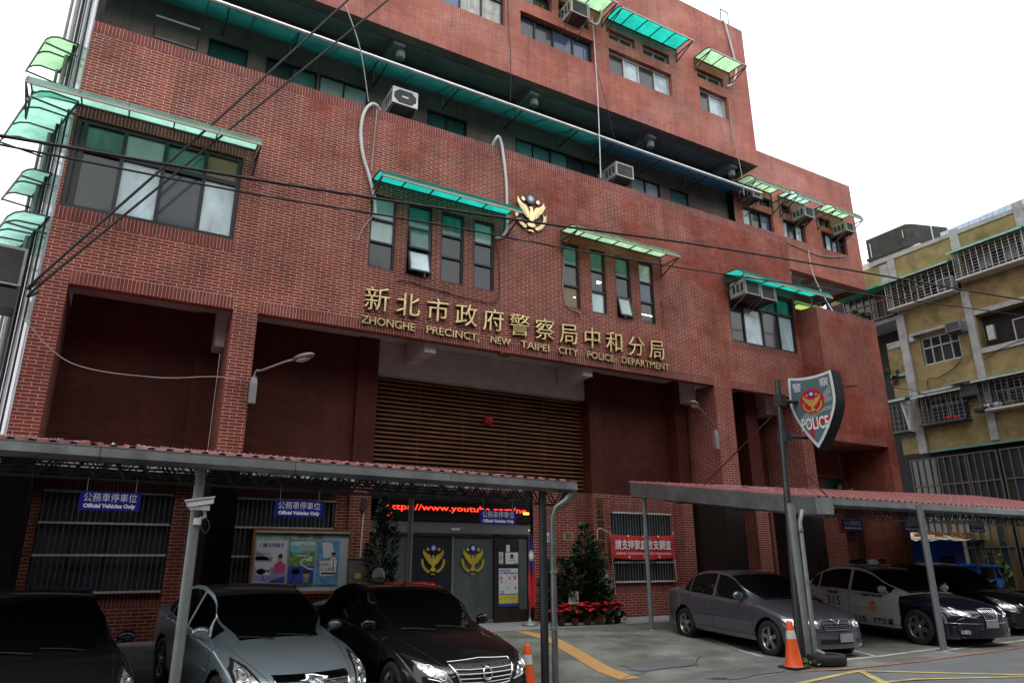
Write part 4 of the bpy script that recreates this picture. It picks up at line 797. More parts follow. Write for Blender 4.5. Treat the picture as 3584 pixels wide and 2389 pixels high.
# ------------------------------------------------------------------ police shield sign on its black pole
t = thing('police_sign', 'shield shaped police sign with a red emblem disc on a tall black pole', 'sign', (10.3, -6.44, -.16))
b = MB(); b.tube([(10.3, -6.44, -.2), (10.6, -6.4, 4.68)], [.075, .05], 'steel_dark', 14); b.build('pole', t, True)
for a_, c_ in (((10.55, -6.34, 4.1), (12.85, -2.0, 3.25)), ((10.5, -6.34, 3.5), (12.15, -6.0, 2.62))): b = MB(); b.bar(a_, c_, .02, .02, 'steel_dark'); b.build('stay', t, True)
E_ = Vector((.217, -.976, 0)); ZZ = Vector((0, 0, 1)); NN = E_.cross(ZZ)      # face turned up the street
O_ = Vector((10.95, -6.35, 4.78)); SW = .84
if NN.x > 0: NN = -NN
def SP(u, v, o=0): return O_+E_*(u*SW)+ZZ*v+NN*o
def curve(p0, p1, p2, n=10): return [((1-t_)**2*p0[0]+2*t_*(1-t_)*p1[0]+t_*t_*p2[0], (1-t_)**2*p0[1]+2*t_*(1-t_)*p1[1]+t_*t_*p2[1]) for t_ in [i/n for i in range(n+1)]]
def shield(m_):
    a, c = m_, 1-m_; top = -m_*.9
    bt = -1.41+m_*1.5; L = []
    for i in range(21):
        v = top+(bt-top)*i/20; k = max(0, -v-.5)/(-.5-bt); L.append((.5-(.5-a+.025*sin(pi*min(1, -v/.9)))*(1-k**1.75), v))
    Rr = [(1-u, v) for u, v in L][::-1]
    return L+Rr[1:]+curve((c, top), (.5, top-.10), (a, top), 8)[1:-1]
b = MB(); b.prism([SP(u, v, 0) for u, v in shield(0)], -NN*.36, 'shield_side'); b.build('case', t, True)
b = MB(); b.prism([SP(u, v, .004) for u, v in shield(.015)], NN*.006, 'shield_edge'); b.build('rim', t, True)
b = MB(); b.poly([SP(u, v, .013) for u, v in shield(.07)], 'shield_grey'); b.build('face', t, True)
b = MB()
def clipband(pts, mt, o): b.poly([SP(u, v, o) for u, v in pts], mt)
for q in (curve((.93, -.28), (.75, -.42), (.55, -.62))+curve((.60, -.72), (.78, -.52), (.93, -.42)), curve((.925, -.56), (.6, -.62), (.25, -.95))+curve((.22, -.80), (.55, -.52), (.928, -.48)), curve((.9, -.72), (.55, -.72), (.33, -.99))+curve((.27, -.99), (.45, -.68), (.91, -.65))): clipband(q, 'shield_stripe', .0155)
clipband([(.86, -.82), (.80, -.93)]+curve((.55, -.98), (.42, -1.0), (.46, -1.22))+curve((.38, -1.15), (.30, -.92), (.62, -.86)), 'shield_red', .017); b.build('stripes', t, True)
b = MB(); b.poly([SP(.5+.27*cos(2*pi*i/32), -.53+.235*sin(2*pi*i/32), .019) for i in range(32)], 'shield_red'); b.build('disc', t, True)
b = MB(); emblem(b, SP(.5, -.555, .021), E_, ZZ, .36, .004, 'emblem_ochre', 'sign_blue', 'sign_white'); b.build('emblem', t, True)
b = MB()
textmesh(b, '警', .18, 'sign_white', SP(.20, -.30, .02), E_, ZZ); textmesh(b, '察', .18, 'sign_white', SP(.81, -.28, .02), E_, ZZ)
textmesh(b, 'POLICE', .31, 'sign_white', SP(.50, -1.04, .021), E_, ZZ, width=.5, bold=.006); b.build('lettering', t, True)
for z in (4.28, 3.62):
    b = MB(); c = SP(.02, z-4.78, -.11); b.tube([(10.57, -6.42, z), tuple(c+E_*.15)], .035, 'steel_dark', 10); b.box(10.51, 10.65, -6.5, -6.33, z-.1, z+.1, 'steel_dark'); b.build('arm', t, True)

# ------------------------------------------------------------------ camera on the near post, led panel, notices
t = thing('security_camera', 'white bullet camera fixed to the top of the near carport post', 'camera', (1.0, -5.52, 2.1))
b = MB(); b.prism([(-.16, -.06, .06), (-.13, -.06, -.0), (.2, -.06, .055), (.2, -.06, .12)], (0, .12, 0), 'camera_white'); b.prism([(-.17, -.07, .065), (.21, -.07, .125), (.21, -.07, .14), (-.18, -.07, .085)], (0, .14, 0), 'camera_white'); b.box(-.1, .16, -.05, .05, -.03, .03, 'corr_white')
b.v = [(p[0]*.85, p[1], p[2]) for p in b.v]; b.build('housing', t)
b = MB(); b.tube([(.08, 0, -.02), (.1, 0, -.1), (.02, .03, -.14)], .022, 'camera_white', 8); b.lathe([(.05, -.2), (.05, -.12)], (.02, .03, 0), 'camera_white', 10); b.build('mount', t)
b = MB(); b.tube(smooth([(.1, 0, -.1), (.16, -.02, -.2), (.12, -.02, -.3), (.06, 0, -.22)]), .008, 'wire_black', 6); b.build('lead', t)
t = thing('message_display', 'black scrolling message display with red dot lettering above the door', 'display', (7.9, 1.74, 2.44))
b = MB(); b.box(5.75, 10.08, 1.70, 1.77, 2.46, 2.94, 'led_panel'); b.build('panel', t, True)
b = MB(); textmesh(b, 'https://www.youtube.com/ne', .2, 'led_red', (7.95, 1.695, 2.71), width=3.95, bold=-.002); textmesh(b, '108', .13, 'led_red', (6.05, 1.695, 2.54)); b.box(9.85, 10.02, 1.694, 1.698, 2.68, 2.74, 'led_amber'); b.build('lettering', t, True)
def flat(name, label, cat, x0, x1, z0, z1, y, mt, extra=None, group=None):
    b = MB(); b.box(x0, x1, y-.008, y, z0, z1, mt)
    if extra: extra(b, y-.011)
    return tag(b.build(name), label, cat, group)
def box2(b, y, x0, x1, z0, z1, mt): b.quad((x0, y, z0), (x1, y, z0), (x1, y, z1), (x0, y, z1), mt)
for x, nm in ((7.3, 'gold police emblem on the black left door leaf'), (8.4, 'gold police emblem on the glass right door leaf')):
    b = MB(); emblem(b, (x, 1.785, 1.53), (1, 0, 0), (0, 0, 1), .62, .006, 'emblem_yellow', 'sign_blue', 'sign_white'); tag(b.build('door_emblem'), nm, 'emblem', 'emblems on the entrance doors')
def nosmoke(b, y):
    b.lathe([(.055, y-.001), (.068, y-.001)], (9.18, 0, 1.58), 'ink_red', 20, 'y'); b.bar((9.13, y-.001, 1.53), (9.23, y-.001, 1.63), .002, .012, 'ink_red'); box2(b, y-.0005, 9.14, 9.22, 1.573, 1.587, 'ink'); box2(b, y, 9.1, 9.26, 1.43, 1.46, 'paper_cyan'); textmesh(b, '禁止吸菸', .035, 'ink_red', (9.18, y, 1.675))
flat('notice', 'small no smoking notice with a red ring on the wooden door panel', 'notice', 9.09, 9.27, 1.42, 1.72, 1.775, 'paper_white', nosmoke, 'notices on the door panel')
flat('notice', 'cream landscape notice with a black ribbon mark beside the no smoking notice', 'notice', 9.34, 9.72, 1.42, 1.71, 1.775, 'paper_white', lambda b, y: (b.lathe([(.001, y), (.05, y)], (9.53, 0, 1.62), 'ink', 14, 'y'), box2(b, y, 9.45, 9.61, 1.555, 1.57, 'ink'), box2(b, y, 9.42, 9.64, 1.51, 1.52, 'ink_brown'), box2(b, y, 9.58, 9.70, 1.435, 1.455, 'ink_red')), 'notices on the door panel')
flat('notice', 'tiny white slip stuck above the cream notice', 'notice', 9.36, 9.47, 1.73, 1.9, 1.775, 'paper_white', None, 'notices on the door panel')
def mapx(b, y):
    textmesh(b, '108年1月1日起', .05, 'paper_navy', (9.16, y, 1.24), align='LEFT', bold=.002); textmesh(b, '統一發票兌獎獎金新據點', .05, 'paper_navy', (9.43, y, 1.175), width=.52, bold=.002); r_2 = random.Random(2)
    for i in range(40): x = 9.44+r_2.gauss(0, .06)+.04*sin(i); z = .92+r_2.uniform(-.2, .22); box2(b, y, x, x+.014, z, z+.012, 'ink')
    for x, z in ((9.22, .98), (9.45, 1.07), (9.62, 1.05)): b.lathe([(.001, y-.001), (.03, y-.001)], (x, 0, z), 'orange', 10, 'y')
    for x, z, m_ in ((9.2, 1.09, 'ink_red'), (9.6, 1.12, 'ink_red'), (9.23, .75, 'paper_navy'), (9.62, .85, 'paper_navy')):
        for k in range(3): box2(b, y, x-.04, x+.06, z-.025*k, z-.025*k+.012, m_)
    box2(b, y, 9.14, 9.71, .46, .67, 'paper_yellow'); box2(b, y, 9.14, 9.71, .67, .69, 'paper_navy'); box2(b, y, 9.14, 9.71, .39, .46, 'paper_navy')
    for k in range(5): box2(b, y-.001, 9.17+.1*k, 9.24+.1*k, .55+.03*(k % 3), .56+.03*(k % 3), 'ink_brown')
flat('poster', 'tall poster with an island map over a yellow table on the door panel', 'poster', 9.14, 9.71, .39, 1.31, 1.77, 'paper_white', mapx)
# notice board
t = thing('notice_board', 'framed pale notice board with three posters before the second barred window', 'notice board', (3.97, 1.4, .85))
b = MB(); b.box(2.93, 5.03, 1.36, 1.42, .86, 2.16, 'board_pale'); b.build('backing', t, True)
b = MB(); b.box(2.9, 5.06, 1.3, 1.43, 2.13, 2.19, 'louvre_wood'); b.box(2.9, 5.06, 1.3, 1.43, .82, .88, 'louvre_wood'); b.box(2.89, 2.95, 1.3, 1.43, .88, 2.13, 'louvre_wood'); b.box(5.01, 5.07, 1.3, 1.43, .88, 2.13, 'louvre_wood'); b.box(2.95, 5.01, 1.3, 1.31, 2.1, 2.125, 'frame_white'); b.build('frame', t, True)
b = MB(); textmesh(b, '公 佈 欄', .17, 'ink_brown', (3.97, 1.355, 1.96), width=.9); b.build('lettering', t, True)
def p1(b, y):
    textmesh(b, '住在新北 設籍新北', .09, 'paper_navy', (3.31, y, 1.8), width=.5, bold=.003); textmesh(b, '1,500元', .08, 'ink_brown', (3.17, y, 1.62)); box2(b, y, 3.0, 3.35, 1.52, 1.6, 'paper_violet'); b.poly([(3.0, y, 1.72), (3.35, y, 1.5), (3.0, y, 1.5)], 'paper_violet'); box2(b, y-.0005, 3.0, 3.64, 1.1, 1.38, 'paper_violet')
    box2(b, y-.001, 3.03, 3.32, 1.22, 1.46, 'paper_white'); [b.lathe([(.001, y-.002), (.03, y-.002)], (3.07+.07*i, 0, 1.30), 'paper_navy', 10, 'y') for i in range(4)]
    b.poly([(3.4, y-.002, 1.26), (3.62, y-.002, 1.26), (3.63, y-.002, 1.42), (3.55, y-.002, 1.5), (3.47, y-.002, 1.5), (3.39, y-.002, 1.42)], 'paper_pink'); b.lathe([(.001, y-.003), (.045, y-.003)], (3.51, 0, 1.56), 'skin', 12, 'y'); b.poly([(3.46, y-.0035, 1.57), (3.56, y-.0035, 1.57), (3.55, y-.0035, 1.64), (3.5, y-.0035, 1.66), (3.46, y-.0035, 1.62)], 'hair'); b.poly([(3.0, y-.002, .98), (3.64, y-.002, .98), (3.64, y-.002, 1.2)], 'paper_navy')
flat('poster', 'white and violet poster with a woman in a pink jacket on the notice board', 'poster', 2.99, 3.64, .97, 1.93, 1.35, 'paper_white', p1, 'posters on the notice board')
def p2(b, y):
    box2(b, y, 3.7, 4.25, 1.02, 1.4, 'paper_navy'); box2(b, y, 3.7, 4.25, 1.68, 1.93, 'paper_cyan'); textmesh(b, '107年家庭收支調查', .1, 'sign_white', (3.975, y-.001, 1.83), width=.53, bold=.004); box2(b, y-.001, 3.9, 4.23, 1.74, 1.79, 'paper_yellow')
    pts = smooth([(3.85, y-.002, 1.62), (4.1, y-.002, 1.6), (3.95, y-.002, 1.48), (4.1, y-.002, 1.36), (4.24, y-.002, 1.33)], 6)
    for a, c in zip(pts, pts[1:]): b.bar(a, c, .002, .03, 'paper_white')
    b.box(4.06, 4.2, y-.003, y-.001, 1.5, 1.6, 'paper_white'); b.lathe([(.001, y-.003), (.075, y-.003)], (4.1, 0, 1.22), 'skin', 14, 'y'); b.poly([(4.02, y-.004, 1.24), (4.18, y-.004, 1.24), (4.17, y-.004, 1.31), (4.04, y-.004, 1.31)], 'hair'); box2(b, y-.002, 4.04, 4.16, 1.05, 1.14, 'paper_green')
flat('poster', 'green landscape poster with a winding road and a cartoon boy, middle of the notice board', 'poster', 3.69, 4.26, 1.0, 1.95, 1.35, 'paper_green', p2, 'posters on the notice board')
def p3(b, y):
    b.poly([(4.4, y, 1.9), (4.62, y, 1.9), (4.7, y, 1.6), (4.45, y, 1.55)], 'paper_white'); b.poly([(4.36, y-.001, 1.5), (4.76, y-.001, 1.52), (4.74, y-.001, 1.2), (4.4, y-.001, 1.18)], 'paper_white'); textmesh(b, '檢舉賄選', .08, 'ink_red', (4.5, y-.002, 1.4)); textmesh(b, '人人有責', .08, 'ink', (4.55, y-.002, 1.3)); box2(b, y-.002, 4.42, 4.74, 1.22, 1.26, 'ink')
    b.poly([(4.6, y-.003, 1.4), (4.74, y-.003, 1.4), (4.72, y-.003, 1.58), (4.62, y-.003, 1.58)], 'sign_white'); b.poly([(4.67, y-.004, 1.36), (4.69, y-.004, 1.36), (4.69, y-.004, 1.55), (4.67, y-.004, 1.55)], 'ink'); b.lathe([(.001, y-.004), (.045, y-.004)], (4.67, 0, 1.62), 'skin', 12, 'y'); b.poly([(4.62, y-.005, 1.63), (4.72, y-.005, 1.63), (4.71, y-.005, 1.69), (4.63, y-.005, 1.69)], 'hair')
flat('poster', 'blue poster with a man in shirt and black tie, right side of the notice board', 'poster', 4.3, 4.8, 1.0, 1.94, 1.35, 'paper_blue', p3, 'posters on the notice board')
# red banner over the right window
t = thing('banner', 'red cloth banner with white Chinese writing tied over the barred window', 'banner', (13.62, 1.35, 1.55))
b = MB(); nx, nz = 24, 5
b.add([(12.48+2.28*i/nx, 1.36-.025*sin(i*.9)-.015*sin(j*2.), lerp(1.57, 2.2, j/nz)-.05*sin(pi*i/nx)*(1-j/nz*.4)) for j in range(nz+1) for i in range(nx+1)], [[j*(nx+1)+i, j*(nx+1)+i+1, (j+1)*(nx+1)+i+1, (j+1)*(nx+1)+i] for j in range(nz) for i in range(nx)], 'banner_red', True); b.build('cloth', t, True)
b = MB(); textmesh(b, '請支持家庭收支調查', .28, 'sign_white', (13.62, 1.318, 1.82), width=2.05, bold=.004); textmesh(b, '調查時間 中華民國108年2月 新北市 行政院主計總處', .07, 'sign_white', (13.62, 1.318, 1.66), width=2.0); b.build('lettering', t, True)
b = MB()
for x in (13.05, 13.6, 14.15):
    for z in (2.14, 1.57): b.box(x, x+.05, 1.31, 1.318, z, z+.05, 'sign_white')
b.build('eyelet_patch', t, True)
b = MB(); b.tube(smooth([(12.5, 1.33, 2.2), (12.25, 1.3, 2.3), (12.05, 1.33, 2.35), (12.0, 1.33, 2.05)]), .01, 'white_pvc', 5); b.tube([(14.76, 1.34, 2.2), (14.8, 1.38, 2.3)], .008, 'white_pvc', 5); b.tube([(14.76, 1.34, 1.57), (14.8, 1.34, .95)], .008, 'white_pvc', 5); b.tube([(12.5, 1.34, 1.57), (12.55, 1.33, .6)], .008, 'white_pvc', 5); b.build('tie_cord', t, True)
# plates and papers on the brick pier
flat('number_plate', 'green edged house number plate reading 30 on the wall right of the flag', 'plate', 10.42, 10.78, 1.98, 2.22, 1.69, 'paper_white', lambda b, y: textmesh(b, '30', .2, 'ink', (10.6, y, 2.02), bold=.004), 'house number plates')
flat('number_plate', 'old ochre house number plate reading 30 nearer the fir tree', 'plate', 11.1, 11.45, 2.02, 2.26, 1.69, 'ochre', lambda b, y: textmesh(b, '30', .2, 'ink', (11.27, y, 2.06), bold=.004), 'house number plates')
flat('notice', 'white plate with red characters low on the brick pier', 'notice', 12.02, 12.22, .98, 1.16, 1.385, 'paper_white', lambda b, y: textmesh(b, '愛心鈴', .06, 'ink_red', (12.12, y, 1.08)), 'plates on the brick pier')
flat('notice', 'small blue plaque next to the red lettered plate', 'notice', 12.25, 12.36, .98, 1.16, 1.385, 'paper_cyan', None, 'plates on the brick pier')
flat('notice', 'pale intercom panel under the red lettered plate', 'notice', 12.04, 12.16, .74, .94, 1.38, 'frame_white', None, 'plates on the brick pier')
# meter box on the pier left of the entrance
t = thing('meter_box', 'grey metal cabinet with a yellow sticker on the brick pier left of the entrance', 'cabinet', (5.2, 1.32, .95))
b = MB(); b.box(5.02, 5.46, 1.22, 1.4, .95, 1.55, 'frame_grey'); b.box(5.0, 5.48, 1.2, 1.4, 1.55, 1.58, 'steel_post'); b.build('cabinet', t, True); b = MB(); b.box(5.15, 5.3, 1.215, 1.22, 1.12, 1.24, 'paper_yellow'); b.box(5.22, 5.34, 1.215, 1.22, 1.42, 1.47, 'ink_red'); b.build('sticker', t, True); b = MB(); b.tube([(5.3, 1.37, 1.58), (5.32, 1.37, 2.6)], .018, 'white_pvc', 6); b.box(5.24, 5.36, 1.3, 1.39, 2.62, 2.9, 'steel_dark'); b.build('conduit', t, True)
# flag on its stand
t = thing('flag', 'red flag with a blue canton and white sun hanging limp on an indoor stand', 'flag', (9.36, .6, 0))
b = MB(); b.lathe([(.001, 0), (.2, .0), (.2, .03), (.14, .06), (.12, .08), (.05, .1), (.03, .16), (.02, .2)], (0, 0, .005), 'steel_post', 20); b.build('base', t)
b = MB(); b.tube([(0, 0, .15), (0, 0, 2.14)], .016, 'steel_post', 8); b.build('pole', t); b = MB(); b.sphere((0, 0, 2.2), .045, 'gold'); b.build('finial', t)
def drape(z0, z1, x0, x1, mt, o=0):
    b = MB(); n = 10; q = []
    for j in range(7):
        z = lerp(z0, z1, j/6); w = lerp(1, .55, max(0, (.75-z)/.4)) if z < .75 else lerp(1, .45, max(0, (z-1.75)/.35))
        for i in range(n+1): u = i/n; q.append((lerp(x0, x1, u)*w+.02, -.03-.05*sin(u*9+z)-o, z+(.12*u if z < .5 else 0)))
    b.add(q, [[j*(n+1)+i, j*(n+1)+i+1, (j+1)*(n+1)+i+1, (j+1)*(n+1)+i] for j in range(6) for i in range(n)], mt, True); return b
drape(.34, 1.45, -.1, .17, 'flag_red').build('cloth', t); drape(1.22, 2.12, -.09, .09, 'flag_blue', .004).build('canton', t)
b = MB(); b.lathe([(.001, -.10), (.062, -.10)], (0, 0, 1.62), 'sign_white', 18, 'y')
for k in range(12):
    a = 2*pi*k/12; b.poly([(.07*cos(a-.22), -.101, 1.62+.07*sin(a-.22)), (.07*cos(a+.22), -.101, 1.62+.07*sin(a+.22)), (.125*cos(a), -.101, 1.62+.125*sin(a))], 'sign_white')
b.v = [(p[0]*.75, p[1], p[2]*1.25-.405) for p in b.v]; b.build('sun', t)

# ------------------------------------------------------------------ plants at the door
def foliage(mb, c, rx, ry, h, n, mts, seed, cone=False, size=.09, up=.3):
    rn = random.Random(seed)
    cl = [(rn.random(), rn.random(), rn.uniform(0, 6.28)) for _ in range(max(6, n//40))]
    for i in range(n):
        cu, cr, ca_ = cl[rn.randrange(len(cl))]
        u = min(1, max(0, cu+rn.gauss(0, .05)))
        if cone: z = h*(1-math.sqrt(u)); k = (1-z/h)**.8
        else: z = h*u; k = math.sqrt(max(.05, 1-(2*u-1)**2))
        a = ca_+rn.gauss(0, .35); rr_ = min(1.12, math.sqrt(cr)*1.05+rn.gauss(0, .13))*k; p = Vector((c[0]+rx*rr_*cos(a), c[1]+ry*rr_*sin(a), c[2]+z))
        d = Vector((cos(a), sin(a), rn.uniform(-.4, .8)+up)).normalized(); s_ = d.cross(Vector((rn.uniform(-1, 1), rn.uniform(-1, 1), rn.uniform(.2, 1)))).normalized(); L = size*rn.uniform(.7, 1.5)
        mb.add([p, p+d*L*.5+s_*L*.22, p+d*L, p+d*L*.5-s_*L*.22], [[0, 1, 2, 3]], rn.choice(mts))
def tree(name, label, cat, c, r, h, n, seed, cone, group=None, mts=('leaf_dark', 'leaf_dark', 'leaf'), size=.09, trunk=.035):
    t = thing(name, label, cat, c, 0, group)
    b = MB(); b.tube([(0, 0, 0), (.02, .01, h*.5), (0, 0, h*.9)], [trunk, trunk*.7, .008], 'bark', 7)
    rn = random.Random(seed)
    for i in range(14): a = rn.uniform(0, 6.28); z = h*rn.uniform(.2, .8); b.tube([(0, 0, z), (r*.6*cos(a)*(1-z/h), r*.6*sin(a)*(1-z/h), z+.1)], [.012, .004], 'bark', 5)
    b.build('trunk', t); b = MB(); foliage(b, (0, 0, .25), r, r, h-.25, n, mts, seed, cone, size); b.build('crown', t)
    b = MB(); b.lathe([(.001, 0), (.15, 0), (.19, .28), (.2, .3), (.17, .3), (.001, .27)], (0, 0, 0), 'pot', 16); b.build('pot', t)
tree('fir_tree', 'tall dark potted fir standing behind the red poinsettias', 'tree', (11.3, .95, 0), .66, 2.35, 3600, 11, True, size=.15, mts=('leaf_dark', 'leaf_dark', 'leaf_dark', 'leaf'))
tree('potted_shrub', 'bushy dark potted shrub between the flag and the fir', 'shrub', (10.5, .95, 0), .48, 1.5, 1900, 12, False, size=.13, mts=('leaf_dark', 'leaf_dark', 'leaf'))
tree('columnar_shrub', 'slim dark columnar shrub in front of the left door jamb', 'shrub', (5.62, .75, 0), .32, 2.85, 3000, 13, False, size=.10, mts=('leaf_dark', 'leaf_dark', 'leaf_dark', 'leaf'))
flat('notice', 'white printed notice on a small stand between the shrubs', 'notice', 10.42, 10.72, .46, .76, .48, 'paper_white', lambda b, y: [box2(b, y, 10.46, 10.68, .68-.05*k, .70-.05*k, 'ink') for k in range(4)])
def poin(c, label, seed):
    t = thing('poinsettia', label, 'potted plant', c, 0, 'row of red poinsettias')
    b = MB(); b.lathe([(.001, 0), (.07, 0), (.095, .16), (.1, .17), (.08, .17), (.001, .15)], (0, 0, 0), 'pot', 14); b.build('pot', t)
    b = MB(); foliage(b, (0, 0, .14), .18, .16, .22, 60, ('leaf_dark', 'leaf'), seed, False, .14); b.build('leaves', t)
    b = MB(); rn = random.Random(seed)
    for i in range(8):
        p = Vector((rn.uniform(-.2, .2), rn.uniform(-.15, .1), .42+rn.uniform(-.07, .1)))
        for k in range(9):
            a = k*2*pi/9+rn.uniform(-.2, .2); d = Vector((cos(a), sin(a), rn.uniform(-.45, .15))); s_ = Vector((-sin(a), cos(a), 0))*.05; L = rn.uniform(.13, .2)
            b.add([p, p+d*L*.5+s_, p+d*L, p+d*L*.5-s_], [[0, 1, 2], [0, 2, 3]], 'poinsettia')
    b.build('bracts', t)
for i, (x, y, l) in enumerate(((9.95, .12, 'poinsettia half hidden behind the grey carport post, leftmost of the row'), (10.28, .02, 'second poinsettia from the carport post'), (10.62, -.02, 'middle poinsettia under the printed notice'), (10.95, -.06, 'poinsettia in front of the fir'), (11.28, .0, 'second poinsettia from the right end of the row'), (11.62, .1, 'poinsettia at the right end of the row, by the brick pier'))): poin((x, y, .005), l, 40+i)
b = MB(); b.lathe([(.001, 0), (.2, 0), (.2, .04), (.12, .08), (.05, .11), (.04, .15), (.001, .15)], (12.35, .95, .005), 'steel_post', 18); tag(b.build('stand_base'), 'empty round grey flag stand base at the foot of the brick pier', 'stand')

# ------------------------------------------------------------------ cones, tyre, weeds
def cone(c, label, rz=0):
    t = thing('traffic_cone', label, 'cone', c, rz, 'orange traffic cones')
    b = MB(); b.lathe([(.155, .03), (.135, .06), (.102, .28), (.062, .56), (.045, .68), (.035, .70), (.001, .70)], (0, 0, 0), 'orange', 24); b.build('body', t)
    b = MB(); b.lathe([(.0815, .435), (.0635, .56)], (0, 0, 0), 'reflective', 24); b.build('band', t)
    b = MB(); b.prism([(-.19, -.16, 0), (-.16, -.19, 0), (.16, -.19, 0), (.19, -.16, 0), (.19, .16, 0), (.16, .19, 0), (-.16, .19, 0), (-.19, .16, 0)], (0, 0, .03), 'rubber'); b.build('base', t); return t
c1 = cone((9.94, -6.6, gz(9.94, -6.6)+.004), 'whole orange cone beside the black sign pole')
dup(c1, (5.62, -5.55, gz(5.62, -5.55)+.004), 1.1, 'orange cone cut by the bottom edge, next to the black car')
b = MB(); n = 28; prof = [(.3+.0, .0)]
b.lathe([(.17, .02), (.19, .0), (.28, .0), (.30, .03), (.305, .09), (.30, .14), (.28, .165), (.19, .165), (.17, .145), (.175, .08), (.17, .02)], (10.58, -6.72, gz(10.6, -6.7)+.006), 'rubber', 32); tag(b.build('tyre'), 'old black tyre lying flat at the foot of the sign pole', 'tyre')
b = MB(); foliage(b, (10.12, -6.72, gz(10.2, -6.7)), .16, .1, .09, 90, ('leaf', 'leaf_pale'), 77, False, .07); tag(b.build('weeds'), 'tuft of green weeds between the cone and the tyre', 'weeds', kind='stuff')
# ------------------------------------------------------------------ cars
def pchip(keys):
    xs = [k[0] for k in keys]; ys = [k[1] for k in keys]; n = len(xs); d = [(ys[i+1]-ys[i])/(xs[i+1]-xs[i]) for i in range(n-1)]
    m_ = [d[0]]+[0 if d[i-1]*d[i] <= 0 else 2*d[i-1]*d[i]/(d[i-1]+d[i]) for i in range(1, n-1)]+[d[-1]]
    def f(x):
        if x <= xs[0]: return ys[0]
        if x >= xs[-1]: return ys[-1]
        i = max(k for k in range(n-1) if xs[k] <= x); h = xs[i+1]-xs[i]; t = (x-xs[i])/h
        return (2*t**3-3*t*t+1)*ys[i]+(t**3-2*t*t+t)*h*m_[i]+(-2*t**3+3*t*t)*ys[i+1]+(t**3-t*t)*h*m_[i+1]
    return f
def sstep(a, b, x): t = max(0, min(1, (x-a)/(b-a))); return t*t*(3-2*t)
TOP = [(0, .60), (.04, .665), (.15, .72), (.45, .80), (.9, .885), (1.2, .93), (1.35, .985), (1.75, 1.19), (2.15, 1.372), (2.45, 1.443), (2.8, 1.470), (3.1, 1.452), (3.42, 1.385), (3.76, 1.235), (4.06, 1.09), (4.18, 1.062), (4.62, 1.035), (4.8, .92)]
BELT = [(0, .50), (.1, .585), (.4, .71), (.9, .82), (1.2, .875), (2.5, .925), (3.8, .975), (4.3, .985), (4.7, .93), (4.8, .8)]
WID = [(0, .82), (.12, .91), (.4, .975), (.9, 1), (3.8, 1), (4.4, .95), (4.8, .80)]
